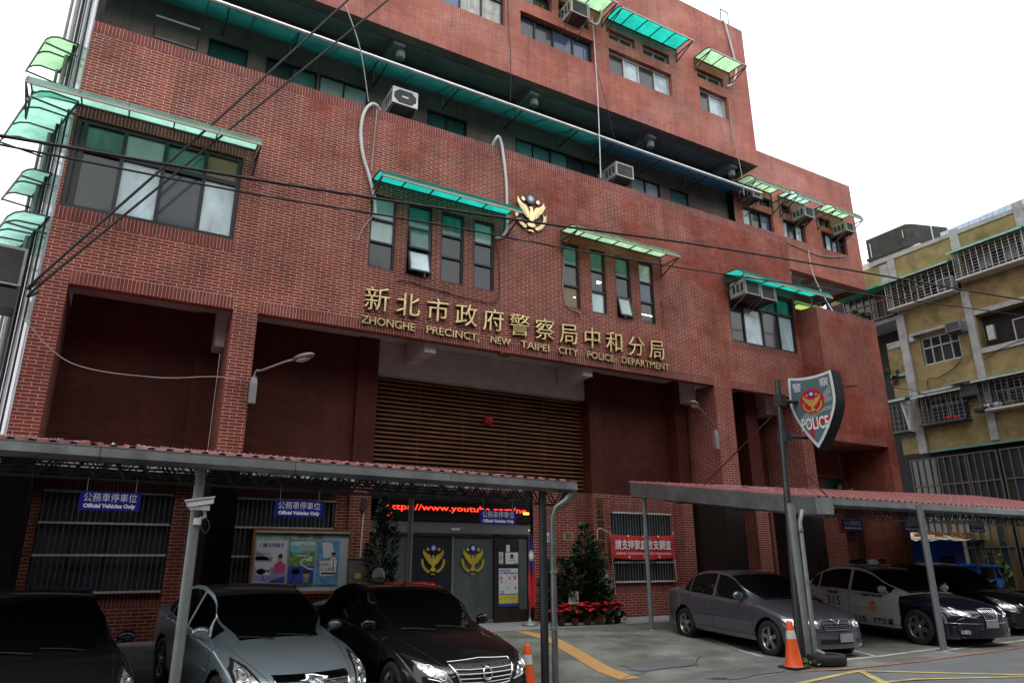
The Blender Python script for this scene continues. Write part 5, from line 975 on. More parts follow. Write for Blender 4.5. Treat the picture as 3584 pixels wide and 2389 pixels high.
def car(name, label, loc, yaw, pitch, L, W, H, paint, front, wheel_r=.325, wf=.92, wr=3.62, top=TOP, white=None, spokes=5, sides=(-1, 1), extra=None, trim='black_trim', group='parked cars'):
    t = thing(name, label, 'car', loc, yaw, group); t.rotation_euler = (pitch, 0, yaw)
    ky, kz = L/4.8, H/1.475
    top_, belt_, wid_ = pchip([(a*ky, c*kz) for a, c in top]), pchip([(a*ky, c*kz) for a, c in BELT]), pchip([(a*ky, c*W) for a, c in WID])
    def pts(y):
        zt = top_(y); zb = min(belt_(y), zt-.03); w = wid_(y); h = zt-zb; g = sstep(.10, .36, h)
        z4 = min(.62*kz, zb-.14)
        hood = [(.88*w, zb+.35*h), (.66*w, zb+.76*h), (.38*w, zb+.94*h)]; k2 = sstep(.12, .50*kz, h); x8 = lerp(.90, .715, k2)*w; cab = [(max(.925*w, x8+.01), zb+.05*h), (x8, zb+lerp(.80, .86, k2)*h), (x8-.085*W, zb+lerp(.93, .965, k2)*h)]
        return [(0, .2), (.74*w, .2), (.955*w, .235), (w*.995, .40), (w, z4), (.985*w, zb-.055), (.95*w, zb)]+[(lerp(a[0], c[0], g), lerp(a[1], c[1], g)) for a, c in zip(hood, cab)]+[(0, zt)]
    def warp(x, y):
        if y < 1.0: y += .30*(abs(x)/W)**2.6*(1-y)**2
        e = L-y
        if e < .8: y -= .22*(abs(x)/W)**2.6*(1-e/.8)**2
        return y
    def S(y, u, s=1, o=0):
        P_ = pts(y); P_ = [(-P_[1][0], P_[1][1])]+P_+[(-P_[9][0], P_[9][1])]
        i = min(9, int(u)); k = u-i; a, b_, c, d = P_[i:i+4]
        q = [.5*((2*b_[j])+(c[j]-a[j])*k+(2*a[j]-5*b_[j]+4*c[j]-d[j])*k*k+(3*b_[j]-a[j]-3*c[j]+d[j])*k**3) for j in (0, 1)]
        x = max(0, q[0])+o; return Vector((s*x, warp(x, y), q[1]))
    us = [i/4 for i in range(41)]
    brk = sorted({round(v*ky, 3) for v in (0, .015, .04, .08, .13, .2, 1.24, 1.30, 1.55, 2.16, 2.22, 2.58, 2.66, 3.39, 3.5, 3.55, 3.78, 3.86, 4.05, 4.72, 4.77, 4.8)} | {round(i*.06*ky, 3) for i in range(4, 80)})
    ys = [brk[0]]
    for v in brk[1:]:
        if v-ys[-1] > .012: ys.append(v)
    ys[-1] = L
    V = []; F = []; MT = []; GL = []; idx = {}
    for s in (-1, 1):
        for j, y in enumerate(ys):
            for i, u in enumerate(us): idx[s, j, i] = len(V); V.append(S(y, u, s))
    cen = [(wf*ky, wheel_r-.005), (wr*ky, wheel_r-.005)]; Ra = wheel_r+.055
    for s in (-1, 1):
        for j in range(len(ys)-1):
            ym = (ys[j]+ys[j+1])/2/ky
            for i in range(40):
                um = (us[i]+us[i+1])/2; q = [idx[s, j, i], idx[s, j+1, i], idx[s, j+1, i+1], idx[s, j, i+1]]
                if s > 0: q = q[::-1]
                c = (V[q[0]]+V[q[1]]+V[q[2]]+V[q[3]])/4
                if um < 5.6 and any(math.hypot(c.y-a, c.z-e) < Ra for a, e in cen): continue
                gl = (8.25 < um and 1.30 < ym < 2.2) or (8.25 < um and 3.40 < ym < 4.04) or (7.05 < um < 7.98 and (1.56 < ym < 2.57 or 2.67 < ym < 3.50)) or (7.05 < um < 7.98 and 3.55 < ym < 3.78)
                mt = paint
                if white and ((1.30 < ym < 3.86 and 2.2 < um < 7.0) or (um >= 7.0 and 1.24 < ym < 3.9)): mt = white
                (GL if gl else F).append((q, mt))
    # front and rear caps
    for j, rev in ((0, False), (len(ys)-1, True)):
        for i in range(40):
            a0, a1 = us[i], us[i+1]
            for s in (-1, 1):
                for k in range(6):
                    def C(u, f): p = S(ys[j], u, s); x = p.x*f; yy = ys[j]; return Vector((x, warp(x, yy), p.z))
                    b0 = len(V); V.extend([C(a0, k/6), C(a0, (k+1)/6), C(a1, (k+1)/6), C(a1, k/6)]); q = [b0, b0+1, b0+2, b0+3]
                    F.append((q if (s > 0) != rev else q[::-1], paint))
    for q, _ in F+GL:
        for v in q:
            p = V[v]
            for a, e in cen:
                d = math.hypot(p.y-a, p.z-e)
                if Ra-.045 < d < Ra and abs(p.x) > .6*W: p.y = a+(p.y-a)*Ra/d; p.z = e+(p.z-e)*Ra/d
    def mk(nm, faces, off=0, mt=None):
        b = MB(); used = {}
        for q, m_ in faces:
            vs = []
            for v in q:
                if v not in used: used[v] = len(b.v); b.v.append(tuple(V[v]))
                vs.append(used[v])
            b.f.append(vs); b.m.append(b.mi(mt or m_)); b.sm.append(True)
        o = b.build(nm, t); me = o.data; bm = bmesh.new(); bm.from_mesh(me); bmesh.ops.remove_doubles(bm, verts=bm.verts, dist=.0004); bm.to_mesh(me); bm.free(); return o
    mk('body', F); mk('window_glass', GL, mt='car_glass')
    bvh = BVHTree.FromPolygons([tuple(p) for p in V], [q for q, _ in F+GL])
    def prj(x, z, o=.006):
        h = bvh.ray_cast(Vector((x, -2, z)), Vector((0, 1, 0)))
        if h[0] is None:
            h = bvh.find_nearest(Vector((x, .3, z)))
        n = h[1]; n = -n if n.y > 0 else n
        return h[0]+n*o
    def patch(mb, poly, mt, o=.006, both=True):
        for s in ((-1, 1) if both else (1,)):
            bm = bmesh.new(); f = bm.faces.new([bm.verts.new((s*x, 0, z)) for x, z in poly]); bmesh.ops.triangulate(bm, faces=[f])
            for _ in range(3):
                e = [k for k in bm.edges if k.calc_length() > .05]
                if e: bmesh.ops.subdivide_edges(bm, edges=e, cuts=1); bmesh.ops.triangulate(bm, faces=bm.faces)
            bm.verts.index_update(); mb.add([prj(v.co.x, v.co.z, o) for v in bm.verts], [[v.index for v in f.verts] for f in bm.faces], mt, True); bm.free()
    def fbar(mb, ps, r, mt, o=.012, n=10):
        q = []
        for (a, c), (d, e) in zip(ps, ps[1:]): q += [prj(a+(d-a)*i/n, c+(e-c)*i/n, o) for i in range(n)]
        q.append(prj(*ps[-1], o)); mb.tube(q, r, mt, 6)
    # wheels
    for wy, s in [(a, s) for a in (wf*ky, wr*ky) for s in (-1, 1)]:
        r = wheel_r; x0 = s*(W-.20); x1 = s*(W-.012); b = MB()
        b.lathe([(r*.66, x0), (r*.95, x0), (r, x0+s*.02), (r, x1-s*.025), (r*.95, x1), (r*.70, x1), (r*.66, x1-s*.01)], (0, wy, r), 'rubber', 28, 'x'); w = b.build('wheel', t)
        b = MB(); b.lathe([(r*.69, x1-s*.004), (r*.62, x1-s*.03), (r*.60, x1-s*.05)], (0, wy, r), 'rim_alloy', 28, 'x'); b.lathe([(.001, x1-s*.075), (r*.62, x1-s*.075)], (0, wy, r), 'black_trim', 20, 'x'); b.lathe([(.001, x1-s*.012), (r*.16, x1-s*.016), (r*.18, x1-s*.05)], (0, wy, r), 'rim_alloy', 14, 'x')
        for k in range(spokes):
            a = 2*pi*k/spokes+.3; ca, sa = cos(a), sin(a); w0, w1 = r*.13, r*.10
            q = [(x1-s*.02, wy+ca*r*.12-sa*w0, r+sa*r*.12+ca*w0), (x1-s*.02, wy+ca*r*.12+sa*w0, r+sa*r*.12-ca*w0), (x1-s*.016, wy+ca*r*.65+sa*w1, r+sa*r*.65-ca*w1), (x1-s*.016, wy+ca*r*.65-sa*w1, r+sa*r*.65+ca*w1)]; b.prism(q, (-s*.03, 0, 0), 'rim_alloy')
        b.build('rim', w)
    for a in (wf*ky, wr*ky):                   # arch liners keep the body from being see-through
        for s in (-1, 1): b = MB(); b.lathe([(Ra, s*(W-.03)), (Ra, s*(W-.32)), (.001, s*(W-.32))], (0, a, wheel_r), 'black_trim', 28, 'x'); b.build('arch_liner', t)
    b = MB()
    for s in sides:
        for y in (1.28, 2.62, 3.80):
            u0, u1 = 2.4, 6.9; n = 16; yy = y*ky
            if y > 3.7: u0 = 4.7
            b.tube([S(yy, u0+(u1-u0)*i/n, s, .0005) for i in range(n+1)], .0045, trim, 5)
        b.tube([S(yy_*ky, 2.6, s, .001) for yy_ in fr(1.28, 3.3, 16)], .005, trim, 5)
        b.tube([S(yy_*ky, 4.0, s, .004) for yy_ in fr(1.32, 3.25, 16)], .010, paint if not white else white, 5)
    b.tube([S(.05*ky+1.18*ky*f, lerp(8.2, 7.4, f), -1, .0) for f in fr(0, 1, 12)], .004, trim, 5); b.tube([S(.05*ky+1.18*ky*f, lerp(8.2, 7.4, f), 1, .0) for f in fr(0, 1, 12)], .004, trim, 5)
    b.build('panel_gap', t)
    for s in sides:
        for y in (2.45, 3.52):
            b = MB(); b.tube([S(y*ky, 5.25, s, .004), S((y-.03)*ky, 5.28, s, .03), S((y-.14)*ky, 5.28, s, .03), S((y-.17)*ky, 5.25, s, .004)], .013, white or paint, 7); b.build('door_handle', t)
    for s in (-1, 1):
        b = MB(); y = 1.62*ky; p = S(y, 7.0, s); m_ = white or paint
        b.sphere((p.x+s*.12, y+.02, p.z+.075), 1, m_, 8, (.115, .06, .075)); b.bar(tuple(p), (p.x+s*.07, y, p.z+.05), .05, .03, m_); b.build('mirror', t)
    b = MB()
    for x0, x1 in ((-.1, -.55), (.42, -.02)):
        q = [S(1.27*ky, 10-abs(x0)/W*3.2, 1 if x0 > 0 else -1), ]
        p0 = Vector((x0, 1.24*ky+.08*(abs(x0)/W)**2, top_(1.26*ky)+.012)); p1_ = Vector((x1, 1.36*ky+.05*(abs(x1)/W)**2, top_(1.34*ky)+.012-.03*(abs(x1)/W)**2)); b.tube([p0, (p0+p1_)/2+Vector((0, -.01, .01)), p1_], .009, 'black_trim', 6)
    b.build('wiper', t)
    # nose
    for nm, items in front.items():
        sides_ = (-1, 1) if nm in ('headlight', 'fog_lamp') else (1,)
        for s in sides_:
            b = MB()
            for it in items:
                k = it[0]
                if k == 'p': patch(b, [(s*x, z) for x, z in it[1]], it[2], it[3] if len(it) > 3 else .006, False)
                if k == 'b': fbar(b, [(s*x, z) for x, z in it[1]], it[3], it[2], it[4] if len(it) > 4 else .012)
                if k == 'ring':
                    (cx, cz), r_, q_ = it[1], it[2], []
                    fbar(b, [(s*cx+r_*cos(2*pi*i/20), cz+r_*sin(2*pi*i/20)) for i in range(21)], it[4], it[3], it[5] if len(it) > 5 else .016, 1)
            b.build(nm, t)
    if extra: extra(t, S, ky)
    return t
def rect(x0, x1, z0, z1): return [(x0, z0), (x1, z0), (x1, z1), (x0, z1)]
PLATE = [('p', rect(-.17, .17, .36, .50), 'plate_grey', .022)]
F_LARGE = dict(
    grille=[('p', [(-.33, .49), (.33, .49), (.45, .715), (-.45, .715)], 'black_trim', .004), ('b', [(-.34, .49), (0, .465), (.34, .49), (.46, .725), (0, .745), (-.46, .725), (-.34, .49)], 'chrome', .013, .012)]+[('b', [(-.36-.028*i, .525+.044*i), (0, .515+.047*i), (.36+.028*i, .525+.044*i)], 'chrome', .0085, .014) for i in range(4)]+[('ring', (0, .605), .062, 'chrome', .009, .03), ('b', [(-.062, .605), (.062, .605)], 'chrome', .011, .03)],
    headlight=[('p', [(.42, .515), (.72, .575), (.80, .66), (.86, .79), (.70, .75), (.52, .665)], 'lamp_dark', .004), ('p', [(.45, .53), (.70, .59), (.78, .66), (.81, .735), (.69, .70), (.53, .64)], 'lamp_glass', .010), ('ring', (.68, .645), .052, 'chrome', .010, .014), ('ring', (.57, .60), .045, 'chrome', .008, .014), ('b', [(.42, .512), (.72, .568)], 'chrome', .008, .012)],
    lower_intake=[('p', [(-.42, .25), (.42, .25), (.38, .33), (-.38, .33)], 'black_trim', .004)], fog_lamp=[('p', rect(.56, .7, .29, .36), 'lamp_glass', .008)], number_plate=PLATE,
    bumper_line=[('b', [(-.84, .47), (-.4, .455), (.4, .455), (.84, .47)], 'black_trim', .004, .002)])
F_SILVER = dict(
    grille=[('p', [(-.40, .52), (.40, .52), (.44, .70), (-.44, .70)], 'black_trim', .004), ('p', [(-.45, .685), (.45, .685), (.46, .735), (-.46, .735)], 'chrome', .012), ('b', [(-.46, .73), (-.41, .51), (.41, .51), (.46, .73)], 'chrome', .011, .012)]+[('b', [(-.41, .55+.04*i), (.41, .55+.04*i)], 'frame_grey', .007, .012) for i in range(4)]+[('ring', (0, .64), .045, 'chrome', .009, .02)],
    headlight=[('p', [(.53, .50), (.72, .50), (.83, .62), (.84, .77), (.76, .85), (.66, .80), (.57, .66)], 'lamp_dark', .004), ('p', [(.55, .52), (.71, .52), (.80, .62), (.81, .75), (.75, .82), (.68, .77), (.59, .65)], 'lamp_glass', .010), ('ring', (.67, .60), .06, 'chrome', .012, .016), ('ring', (.74, .72), .045, 'chrome', .009, .016)],
    lower_intake=[('p', [(-.42, .25), (.42, .25), (.38, .33), (-.38, .33)], 'black_trim', .004)], number_plate=PLATE)
F_MAZDA = dict(
    grille=[('p', [(-.26, .50), (.26, .50), (.31, .635), (-.31, .635)], 'black_trim', .004), ('b', [(-.27, .495), (.27, .495), (.32, .64), (0, .65), (-.32, .64), (-.27, .495)], 'paint_gunmetal', .014, .010)]+[('b', [(-.27, .53+.033*i), (.27, .53+.033*i)], 'frame_grey', .006, .01) for i in range(3)]+[('b', [(-.09, .65), (0, .585), (.09, .65)], 'chrome', .010, .018)],
    headlight=[('p', [(.35, .52), (.60, .51), (.78, .56), (.82, .665), (.64, .675), (.37, .655)], 'lamp_dark', .004), ('p', [(.365, .53), (.60, .52), (.765, .565), (.80, .655), (.64, .66), (.385, .645)], 'lamp_glass', .010), ('ring', (.5, .59), .05, 'chrome', .01, .014)],
    lower_intake=[('p', rect(-.36, .36, .27, .35), 'black_trim', .004)], fog_lamp=[('p', rect(.46, .6, .27, .345), 'black_trim', .006)], number_plate=[('p', rect(.02, .34, .30, .44), 'plate_grey', .022)], bumper_line=[('b', [(-.82, .47), (-.35, .475), (.35, .475), (.82, .47)], 'black_trim', .005, .002)])
F_POLICE = dict(
    grille=[('p', [(-.15, .52), (.15, .52), (.21, .69), (-.21, .69)], 'black_trim', .004), ('b', [(-.16, .515), (.16, .515), (.22, .70), (0, .715), (-.22, .70), (-.16, .515)], 'chrome', .012, .012)]+[('b', [(-.13+.045*i, .525), (-.18+.06*i, .69)], 'chrome', .007, .012) for i in range(7)],
    headlight=[('p', [(.30, .55), (.55, .56), (.78, .66), (.85, .80), (.72, .77), (.45, .65)], 'lamp_dark', .004), ('p', [(.33, .56), (.54, .575), (.755, .67), (.81, .765), (.71, .74), (.47, .635)], 'lamp_glass', .010), ('ring', (.66, .68), .045, 'chrome', .01, .014), ('ring', (.52, .62), .04, 'chrome', .009, .014)],
    lower_intake=[('p', [(-.38, .24), (.38, .24), (.32, .34), (-.32, .34)], 'black_trim', .004)], fog_lamp=[('p', rect(.52, .68, .28, .35), 'lamp_glass', .008)], number_plate=[('p', rect(-.17, .17, .38, .51), 'plate_grey', .022)], bumper_line=[('b', [(-.84, .47), (-.35, .46), (.35, .46), (.84, .47)], 'chrome', .004, .002)])
def pit(y0, y1, x): return math.atan2(gz(x, y1)-gz(x, y0), y1-y0)
def place(x, y, yaw=0): return (x, y, gz(x, y+.9)-.9*pit(y+.9, y+3.6, x))
car('black_sedan', 'glossy black sedan with a wide chrome slatted grille, third from the left', place(4.5, -6.4), R(4.5), pit(-5.5, -2.8, 4.4), 4.85, .9, 1.475, 'paint_black', F_LARGE, .33, spokes=5)
car('silver_sedan', 'silver blue sedan with a thick chrome grille bar between two dark cars', place(2.47, -5.95), R(9), pit(-5.0, -2.4, 2.3), 4.7, .89, 1.48, 'paint_silver', F_SILVER)
car('dark_sedan', 'dark sedan cut by the bottom left corner', place(-.15, -5.95), R(10), pit(-5.0, -2.4, -.4), 4.7, .89, 1.48, 'paint_darkgrey', F_SILVER)
def boot(t, S, ky): pass
gm = car('grey_sedan', 'grey metallic sedan parked beside the black sign pole', place(11.42, -6.35), R(-9), pit(-5.7, -3.2, 11), 4.4, .85, 1.41, 'paint_gunmetal', F_MAZDA, .30, .86, 3.42/4.4*4.8-.02)
def police(t, S, ky):
    b = MB(); x = -.905
    def tx(s_, size, y, z, w=None, m_='ink'): textmesh(b, s_, size, m_, (S(y, 4.6, -1).x-.012, y, z), (0, -1, 0), (0, 0, 1), width=w, bold=.004)
    tx('315', .26, 3.02, .62, .40, 'navy'); tx('中和分局', .07, 3.02, .86, .34); tx('110', .16, 2.32, .33, .30, 'navy'); tx('打擊犯罪', .12, 1.72, .33, .50, 'navy'); tx('新北市政府警察局', .06, 1.95, .85, .55, 'navy'); b.build('door_lettering', t)
    b = MB(); emblem(b, (S(1.95, 4.6, -1).x-.012, 1.95, .63), (0, -1, 0), (0, 0, 1), .2, .003, 'orange', 'flag_red', 'orange'); b.build('door_emblem', t)
    b = MB(); b.sphere((0, 0, 0), 1, 'paint_navy', 8); b.v = [(p[0]*.60, 2.78*ky+p[1]*.15, 1.545+p[2]*.065) for p in b.v]; lb = b.build('light_bar', t)
    b = MB(); b.box(-.16, .16, 2.63*ky, 2.93*ky, 1.49, 1.6, 'lamp_glass'); b.box(-.62, .62, 2.70*ky, 2.86*ky, 1.472, 1.49, 'frame_white'); b.build('lens', lb); b = MB(); b.sphere((0, 0, 0), 1, 'tail_red', 8); b.v = [(.40+p[0]*.22, 2.78*ky+p[1]*.152, 1.545+p[2]*.067) for p in b.v]; b.build('red_lens', lb)
car('police_car', 'black and white police car numbered 315 with a light bar', place(15.35, -6.85), R(-8), pit(-6, -3.3, 15), 4.76, .9, 1.47, 'paint_navy', F_POLICE, .335, white='paint_policewhite', spokes=6, extra=police)
car('black_hatchback', 'black car in deep shade at the right edge behind the police car', place(18.6, -6.2), R(-8), pit(-5.3, -2.6, 18), 4.6, .9, 1.5, 'paint_black', F_SILVER)
# scooter nosing out behind the silver car, helmet on another seat
t = thing('motorbike', 'dark motor scooter behind the silver car with its mirrors and handlebar showing', 'motorbike', (3.05, -.55, -.03))
b = MB(); b.lathe([(.16, -.05), (.25, -.05), (.27, 0), (.25, .05), (.16, .05)], (0, -.45, .27), 'rubber', 22, 'x'); b.build('wheel', t); b = MB(); b.lathe([(.16, -.05), (.25, -.05), (.27, 0), (.25, .05), (.16, .05)], (0, .8, .27), 'rubber', 22, 'x'); b.build('wheel', t)
b = MB(); b.prism([(-.17, -.3, .35), (-.14, -.42, .75), (-.1, -.36, 1.0), (-.09, -.2, 1.02), (-.12, -.1, .4), (-.15, .35, .3), (-.15, .5, .72), (-.13, 1.05, .8), (-.12, .95, .5), (-.15, .4, .22)], (.3, 0, 0), 'paint_darkgrey'); b.box(-.13, .13, .35, 1.0, .78, .86, 'rubber'); b.build('body', t)
b = MB(); b.sphere((0, -.42, .93), 1, 'lamp_glass', 8, (.12, .08, .08)); b.build('headlight', t)
b = MB(); b.tube([(-.34, -.12, 1.06), (-.2, -.25, 1.07), (0, -.3, 1.0), (.2, -.25, 1.07), (.34, -.12, 1.06)], .016, 'chrome', 8); b.tube([(-.36, -.11, 1.06), (-.23, -.2, 1.07)], .02, 'rubber', 8); b.tube([(.23, -.2, 1.07), (.36, -.11, 1.06)], .02, 'rubber', 8); b.build('handlebar', t)
for s in (-1, 1): b = MB(); b.tube([(s*.2, -.24, 1.07), (s*.27, -.22, 1.22), (s*.3, -.2, 1.3)], .008, 'black_trim', 6); b.sphere((s*.32, -.2, 1.34), 1, 'black_trim', 8, (.085, .025, .055)); b.build('mirror', t)
t = thing('helmet', 'pale grey open helmet with dark vents beside the roof of the black sedan', 'helmet', (4.93, -1.0, 1.16))
b = MB(); b.sphere((0, 0, .07), 1, 'corr_white', 10, (.125, .15, .14)); b.build('shell', t); b = MB()
for k in (-.05, .0, .05): b.bar((k+.04, -.125, .12+.03*(k == 0)), (k+.07, -.115, .14+.03*(k == 0)), .012, .012, 'black_trim')
b.tube([(-.11, -.06, 0), (0, -.16, .015), (.11, -.06, 0)], .012, 'black_trim', 6); b.build('visor_trim', t)
t = thing('motorbike', 'dark scooter under the pale helmet, hidden by the black sedan', 'motorbike', (4.93, -.9, -.03))
b = MB(); b.lathe([(.16, -.05), (.25, -.05), (.27, 0), (.25, .05), (.16, .05)], (0, -.55, .27), 'rubber', 22, 'x'); b.build('wheel', t); b = MB(); b.prism([(-.15, -.4, .35), (-.12, -.45, .8), (-.12, -.3, .9), (-.12, .2, .92), (-.12, .3, .4)], (.28, 0, 0), 'paint_darkgrey'); b.box(-.13, .13, -.3, .3, .9, 1.0, 'rubber'); b.build('body', t)
# ------------------------------------------------------------------ ochre apartment building across the lane (local x runs toward the street, y into the wall)
YB = thing('apartment_building', 'ochre rendered apartment block with grey bands and caged balconies at the right', 'building', (30, 0, 0), R(-90))
def U(y): return -y
b = MB()
yw = [( U(2.3), U(-9), 5.85, 14.85)]
yh = [(U(1.62), U(0), 9.48, 10.72), (U(-.78), U(-2.7), 9.63, 11.05), (U(1.95), U(.15), 6.95, 8.1), (U(-.6), U(-2.9), 7.1, 8.25), (U(2.4), U(-.5), 12.3, 13.45), (U(-.7), U(-3.2), 12.6, 13.75)]
wall(b, U(2.4), U(-9), 5.85, 14.85, yh, [], 0, 'ochre', reveal=.5)
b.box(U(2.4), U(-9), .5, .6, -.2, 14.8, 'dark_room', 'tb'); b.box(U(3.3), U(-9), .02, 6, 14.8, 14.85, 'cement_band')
wall(b, U(3.15), U(2.4), 9.35, 10.75, [], [], .0, 'ochre'); wall(b, U(3.15), U(2.4), 8.25, 9.25, [], [], .0, 'ochre'); wall(b, U(3.2), U(2.4), 5.85, 6.6, [], [], 0, 'ochre')
wall(b, U(5.6), U(2.3), 13.5, 14.7, [], [], 0.001, 'ochre'); b.box(U(7), U(2.4), 1.6, 1.8, -.2, 14.6, 'dark_room'); b.box(U(3.15), U(2.4), .0, 1.6, 9.2, 9.35, 'cement_band'); b.box(U(3.15), U(2.4), .02, 1.6, 10.75, 10.9, 'cement_band'); b.box(U(5.6), U(2.4), .05, 1.6, 11.9, 12.08, 'cement_band')
b.build('wall', YB)
b = MB(); k = 'cement_band'
b.box(U(2.45), U(2.1), -.1, 0.0, 5.8, 12.0, k); b.box(U(2.42), U(2.1), -.06, 0.0, 13.6, 14.7, k); b.box(U(-.45), U(-.75), -.1, 0.0, 5.95, 12.2, k); b.box(U(-.45), U(-.8), -.06, 0, 13.9, 15.0, k); b.box(U(-3.0), U(-3.35), -.08, 0, 5.95, 15.1, k)
b.box(U(3.3), U(-9), -.05, .02, 14.72, 14.9, k); b.box(U(1.9), U(-.45), -.28, 0, 10.84, 10.94, k); b.box(U(1.93), U(1.75), -.26, 0, 10.62, 10.84, k); b.box(U(-.77), U(-2.9), -.06, 0, 11.05, 11.25, k); b.box(U(-.77), U(-2.9), -.08, 0, 9.42, 9.63, k); b.box(U(3.17), U(2.45), -.04, .0, 9.27, 9.42, k); b.box(U(3.17), U(2.45), -.04, 0, 8.18, 8.3, k); b.box(U(1.95), U(.2), -.1, 0, 8.3, 8.4, k)
b.box(U(2.4), U(-9), -.06, 0, 5.8, 5.88, 'awning_teal'); b.box(U(3.1), U(2.5), -.03, .0, 10.6, 10.74, k); b.box(U(2.85), U(2.45), -.03, 0, 13.55, 14.6, k); b.build('cement_bands', YB)
def ywin(y0, y1, z0, z1, cols, rows, panes, frame='cage_light', rec=.12, label=None): return window(YB, U(y0), U(y1), z0, z1, 0, cols, rows, panes, frame, .05, rec, label, False)
ywin(1.6, .02, 9.5, 10.7, [0, .25, .5, .77, 1], [0, .62, 1], [['g_night', 'g_dark', 'g_bluegrey', 'g_night'], ['g_dark', 'g_night']])
ywin(-1.9, -2.7, 9.64, 10.6, [0, 1], [0, 1], [['g_night']], rec=.4); ywin(1.9, .2, 6.97, 8.08, [0, .5, 1], [0, .7, 1], [['g_night', 'g_dark'], ['g_dark']], rec=.3); ywin(-.7, -2.8, 7.12, 8.2, fr(0, 1, 4), [0, .7, 1], [['g_night', 'g_bluegrey'], ['g_dark']], rec=.3)
ywin(2.3, -.4, 12.32, 13.4, fr(0, 1, 4), [0, .7, 1], [['g_night', 'g_dark'], ['g_dark']], rec=.4); ywin(-.75, -3.1, 12.62, 13.7, fr(0, 1, 5), [0, .4, 1], [['g_night', 'g_night'], ['g_grey', 'g_pale']], rec=.4)
ywin(4.9, 2.5, 12.12, 13.45, [0, .13, .26, .42, .56, .68, .84, 1], [0, .62, 1], [['g_dark', 'g_night', 'g_grey', 'g_night'], ['g_night']], 'pink_frame', rec=-.05)
for i, (a, c) in enumerate(((3.0, 1.9), (1.85, .7), (.65, -.5), (-.6, -2.0), (-2.1, -4.2), (-4.4, -6.5))): ywin(a, c, .4, 5.6, fr(0, 1, 4), [0, .3, .5, .78, 1], [['g_grey', 'g_wood'], ['g_wood', 'g_wood', 'g_grey'], ['g_dark', 'g_bluegrey', 'g_night', 'g_dark'], ['g_night', 'g_dark', 'g_dark', 'g_night']], 'shop_frame', rec=.05, label=None)
def cagebox(name, y0, y1, z0, z1, d, mt, nv, nh, floor, roof, label, d_in=0.):
    t = thing(name, label, 'balcony cage', (30, (y0+y1)/2, z0), R(-90), 'caged balconies'); h = (y0-y1)/2; H = z1-z0; b = MB()
    for i in range(nv+1): x = -h+2*h*i/nv; b.tube([(x, -d, 0), (x, -d, H)], .016, mt, 5)
    for j in range(nh+1): z = H*j/nh; b.tube([(-h, -d, z), (h, -d, z)], .009 if 0 < j < nh else .018, mt, 5); b.tube([(-h, -d, z), (-h, 0, z)], .009, mt, 5); b.tube([(h, -d, z), (h, 0, z)], .009, mt, 5)
    for f in fr(0, 1, 3)[1:-1]: b.tube([(-h, -d*f, 0), (-h, -d*f, H)], .012, mt, 5)
    b.build('bars', t); b = MB(); b.box(-h-.02, h+.02, -d-.03, 0, -.07, -.0, floor); b.build('floor', t)
    if roof: b = MB(); b.prism([(-h-.12, -d-.18, H-.02), (-h-.12, .0, H+.14), (-h-.12, 0, H+.18), (-h-.12, -d-.18, H+.04)], (2*h+.24, 0, 0), roof); b.box(-h-.12, h+.12, -d-.2, -d-.18, H-.06, H-.01, 'frame_white'); b.build('awning', t)
    return t
cagebox('balcony_cage', 2.45, -.4, 12.25, 13.45, .55, 'cage_light', 10, 9, 'frame_white', 'awning_green', 'caged balcony full of potted plants under a green awning edge')
cagebox('balcony_cage', -.65, -3.3, 12.58, 13.75, .6, 'cage_light', 11, 9, 'frame_white', 'awning_green', 'top right caged balcony with louvred end under a green awning edge')
cagebox('balcony_cage', 1.98, .12, 6.92, 8.1, .5, 'cage', 9, 8, 'steel_dark', 'awning_teal', 'dark caged window with red things on its shelf, lower middle of the ochre block')
cagebox('balcony_cage', -.55, -3.0, 7.1, 8.25, .55, 'cage', 11, 9, 'frame_white', 'awning_teal', 'dark caged window with pots and pans at the right edge')
cagebox('balcony_cage', 3.5, 2.45, 6.8, 8.15, .5, 'cage', 5, 6, 'steel_dark', 'awning_teal', 'narrow dark cage next to the brick block, with a white corrugated side')
b = MB(); b.prism([(29.45, 2.66, 8.2), (29.95, 2.5, 8.3), (29.95, 2.42, 6.7), (29.4, 2.42, 6.75)], (0, -.03, 0), 'corr_white'); tag(b.build('corrugated_sheet'), 'battered white corrugated sheet leaning at the side of the narrow cage', 'sheet')
b = MB(); b.box(29.3, 29.95, 4.9, 2.2, 13.42, 13.5, 'awning_green'); tag(b.build('awning_strip'), 'green awning strip above the pink framed glazed balcony', 'awning')
def bush(c, r, h, n, label, mts=('leaf', 'leaf_dark', 'leaf_pale')):
    t = thing('potted_plant', label, 'plant', c, 0, 'balcony plants'); b = MB(); b.lathe([(.001, 0), (.09, 0), (.12, .18), (.001, .18)], (0, 0, 0), 'pot', 10); b.build('pot', t); b = MB(); foliage(b, (0, 0, .15), r, r, h, n, mts, int(c[1]*100) % 97, False, .2); b.build('leaves', t)
bush((29.72, 1.55, 12.3), .34, .75, 260, 'leafy green plant at the left of the caged balcony'); bush((29.72, .75, 12.3), .3, .85, 220, 'second leafy plant deeper in the caged balcony'); bush((29.8, 4.1, 12.1), .25, .45, 120, 'small plant on the ledge between the brick block and the glazed balcony'); bush((29.9, 3.05, 8.95), .25, .5, 90, 'dark fern on the recessed landing beside the grey post', ('leaf_dark', 'leaf'))
def obj_on(name, label, cat, c, r, mt, sc=(1, 1, .8)):
    b = MB(); b.lathe([(.001, 0), (r*.8, 0), (r, r*.9), (r*.96, r), (r*.3, r*1.15), (.001, r*1.2)], c, mt, 14); tag(b.build(name), label, cat, 'things kept in the cages')
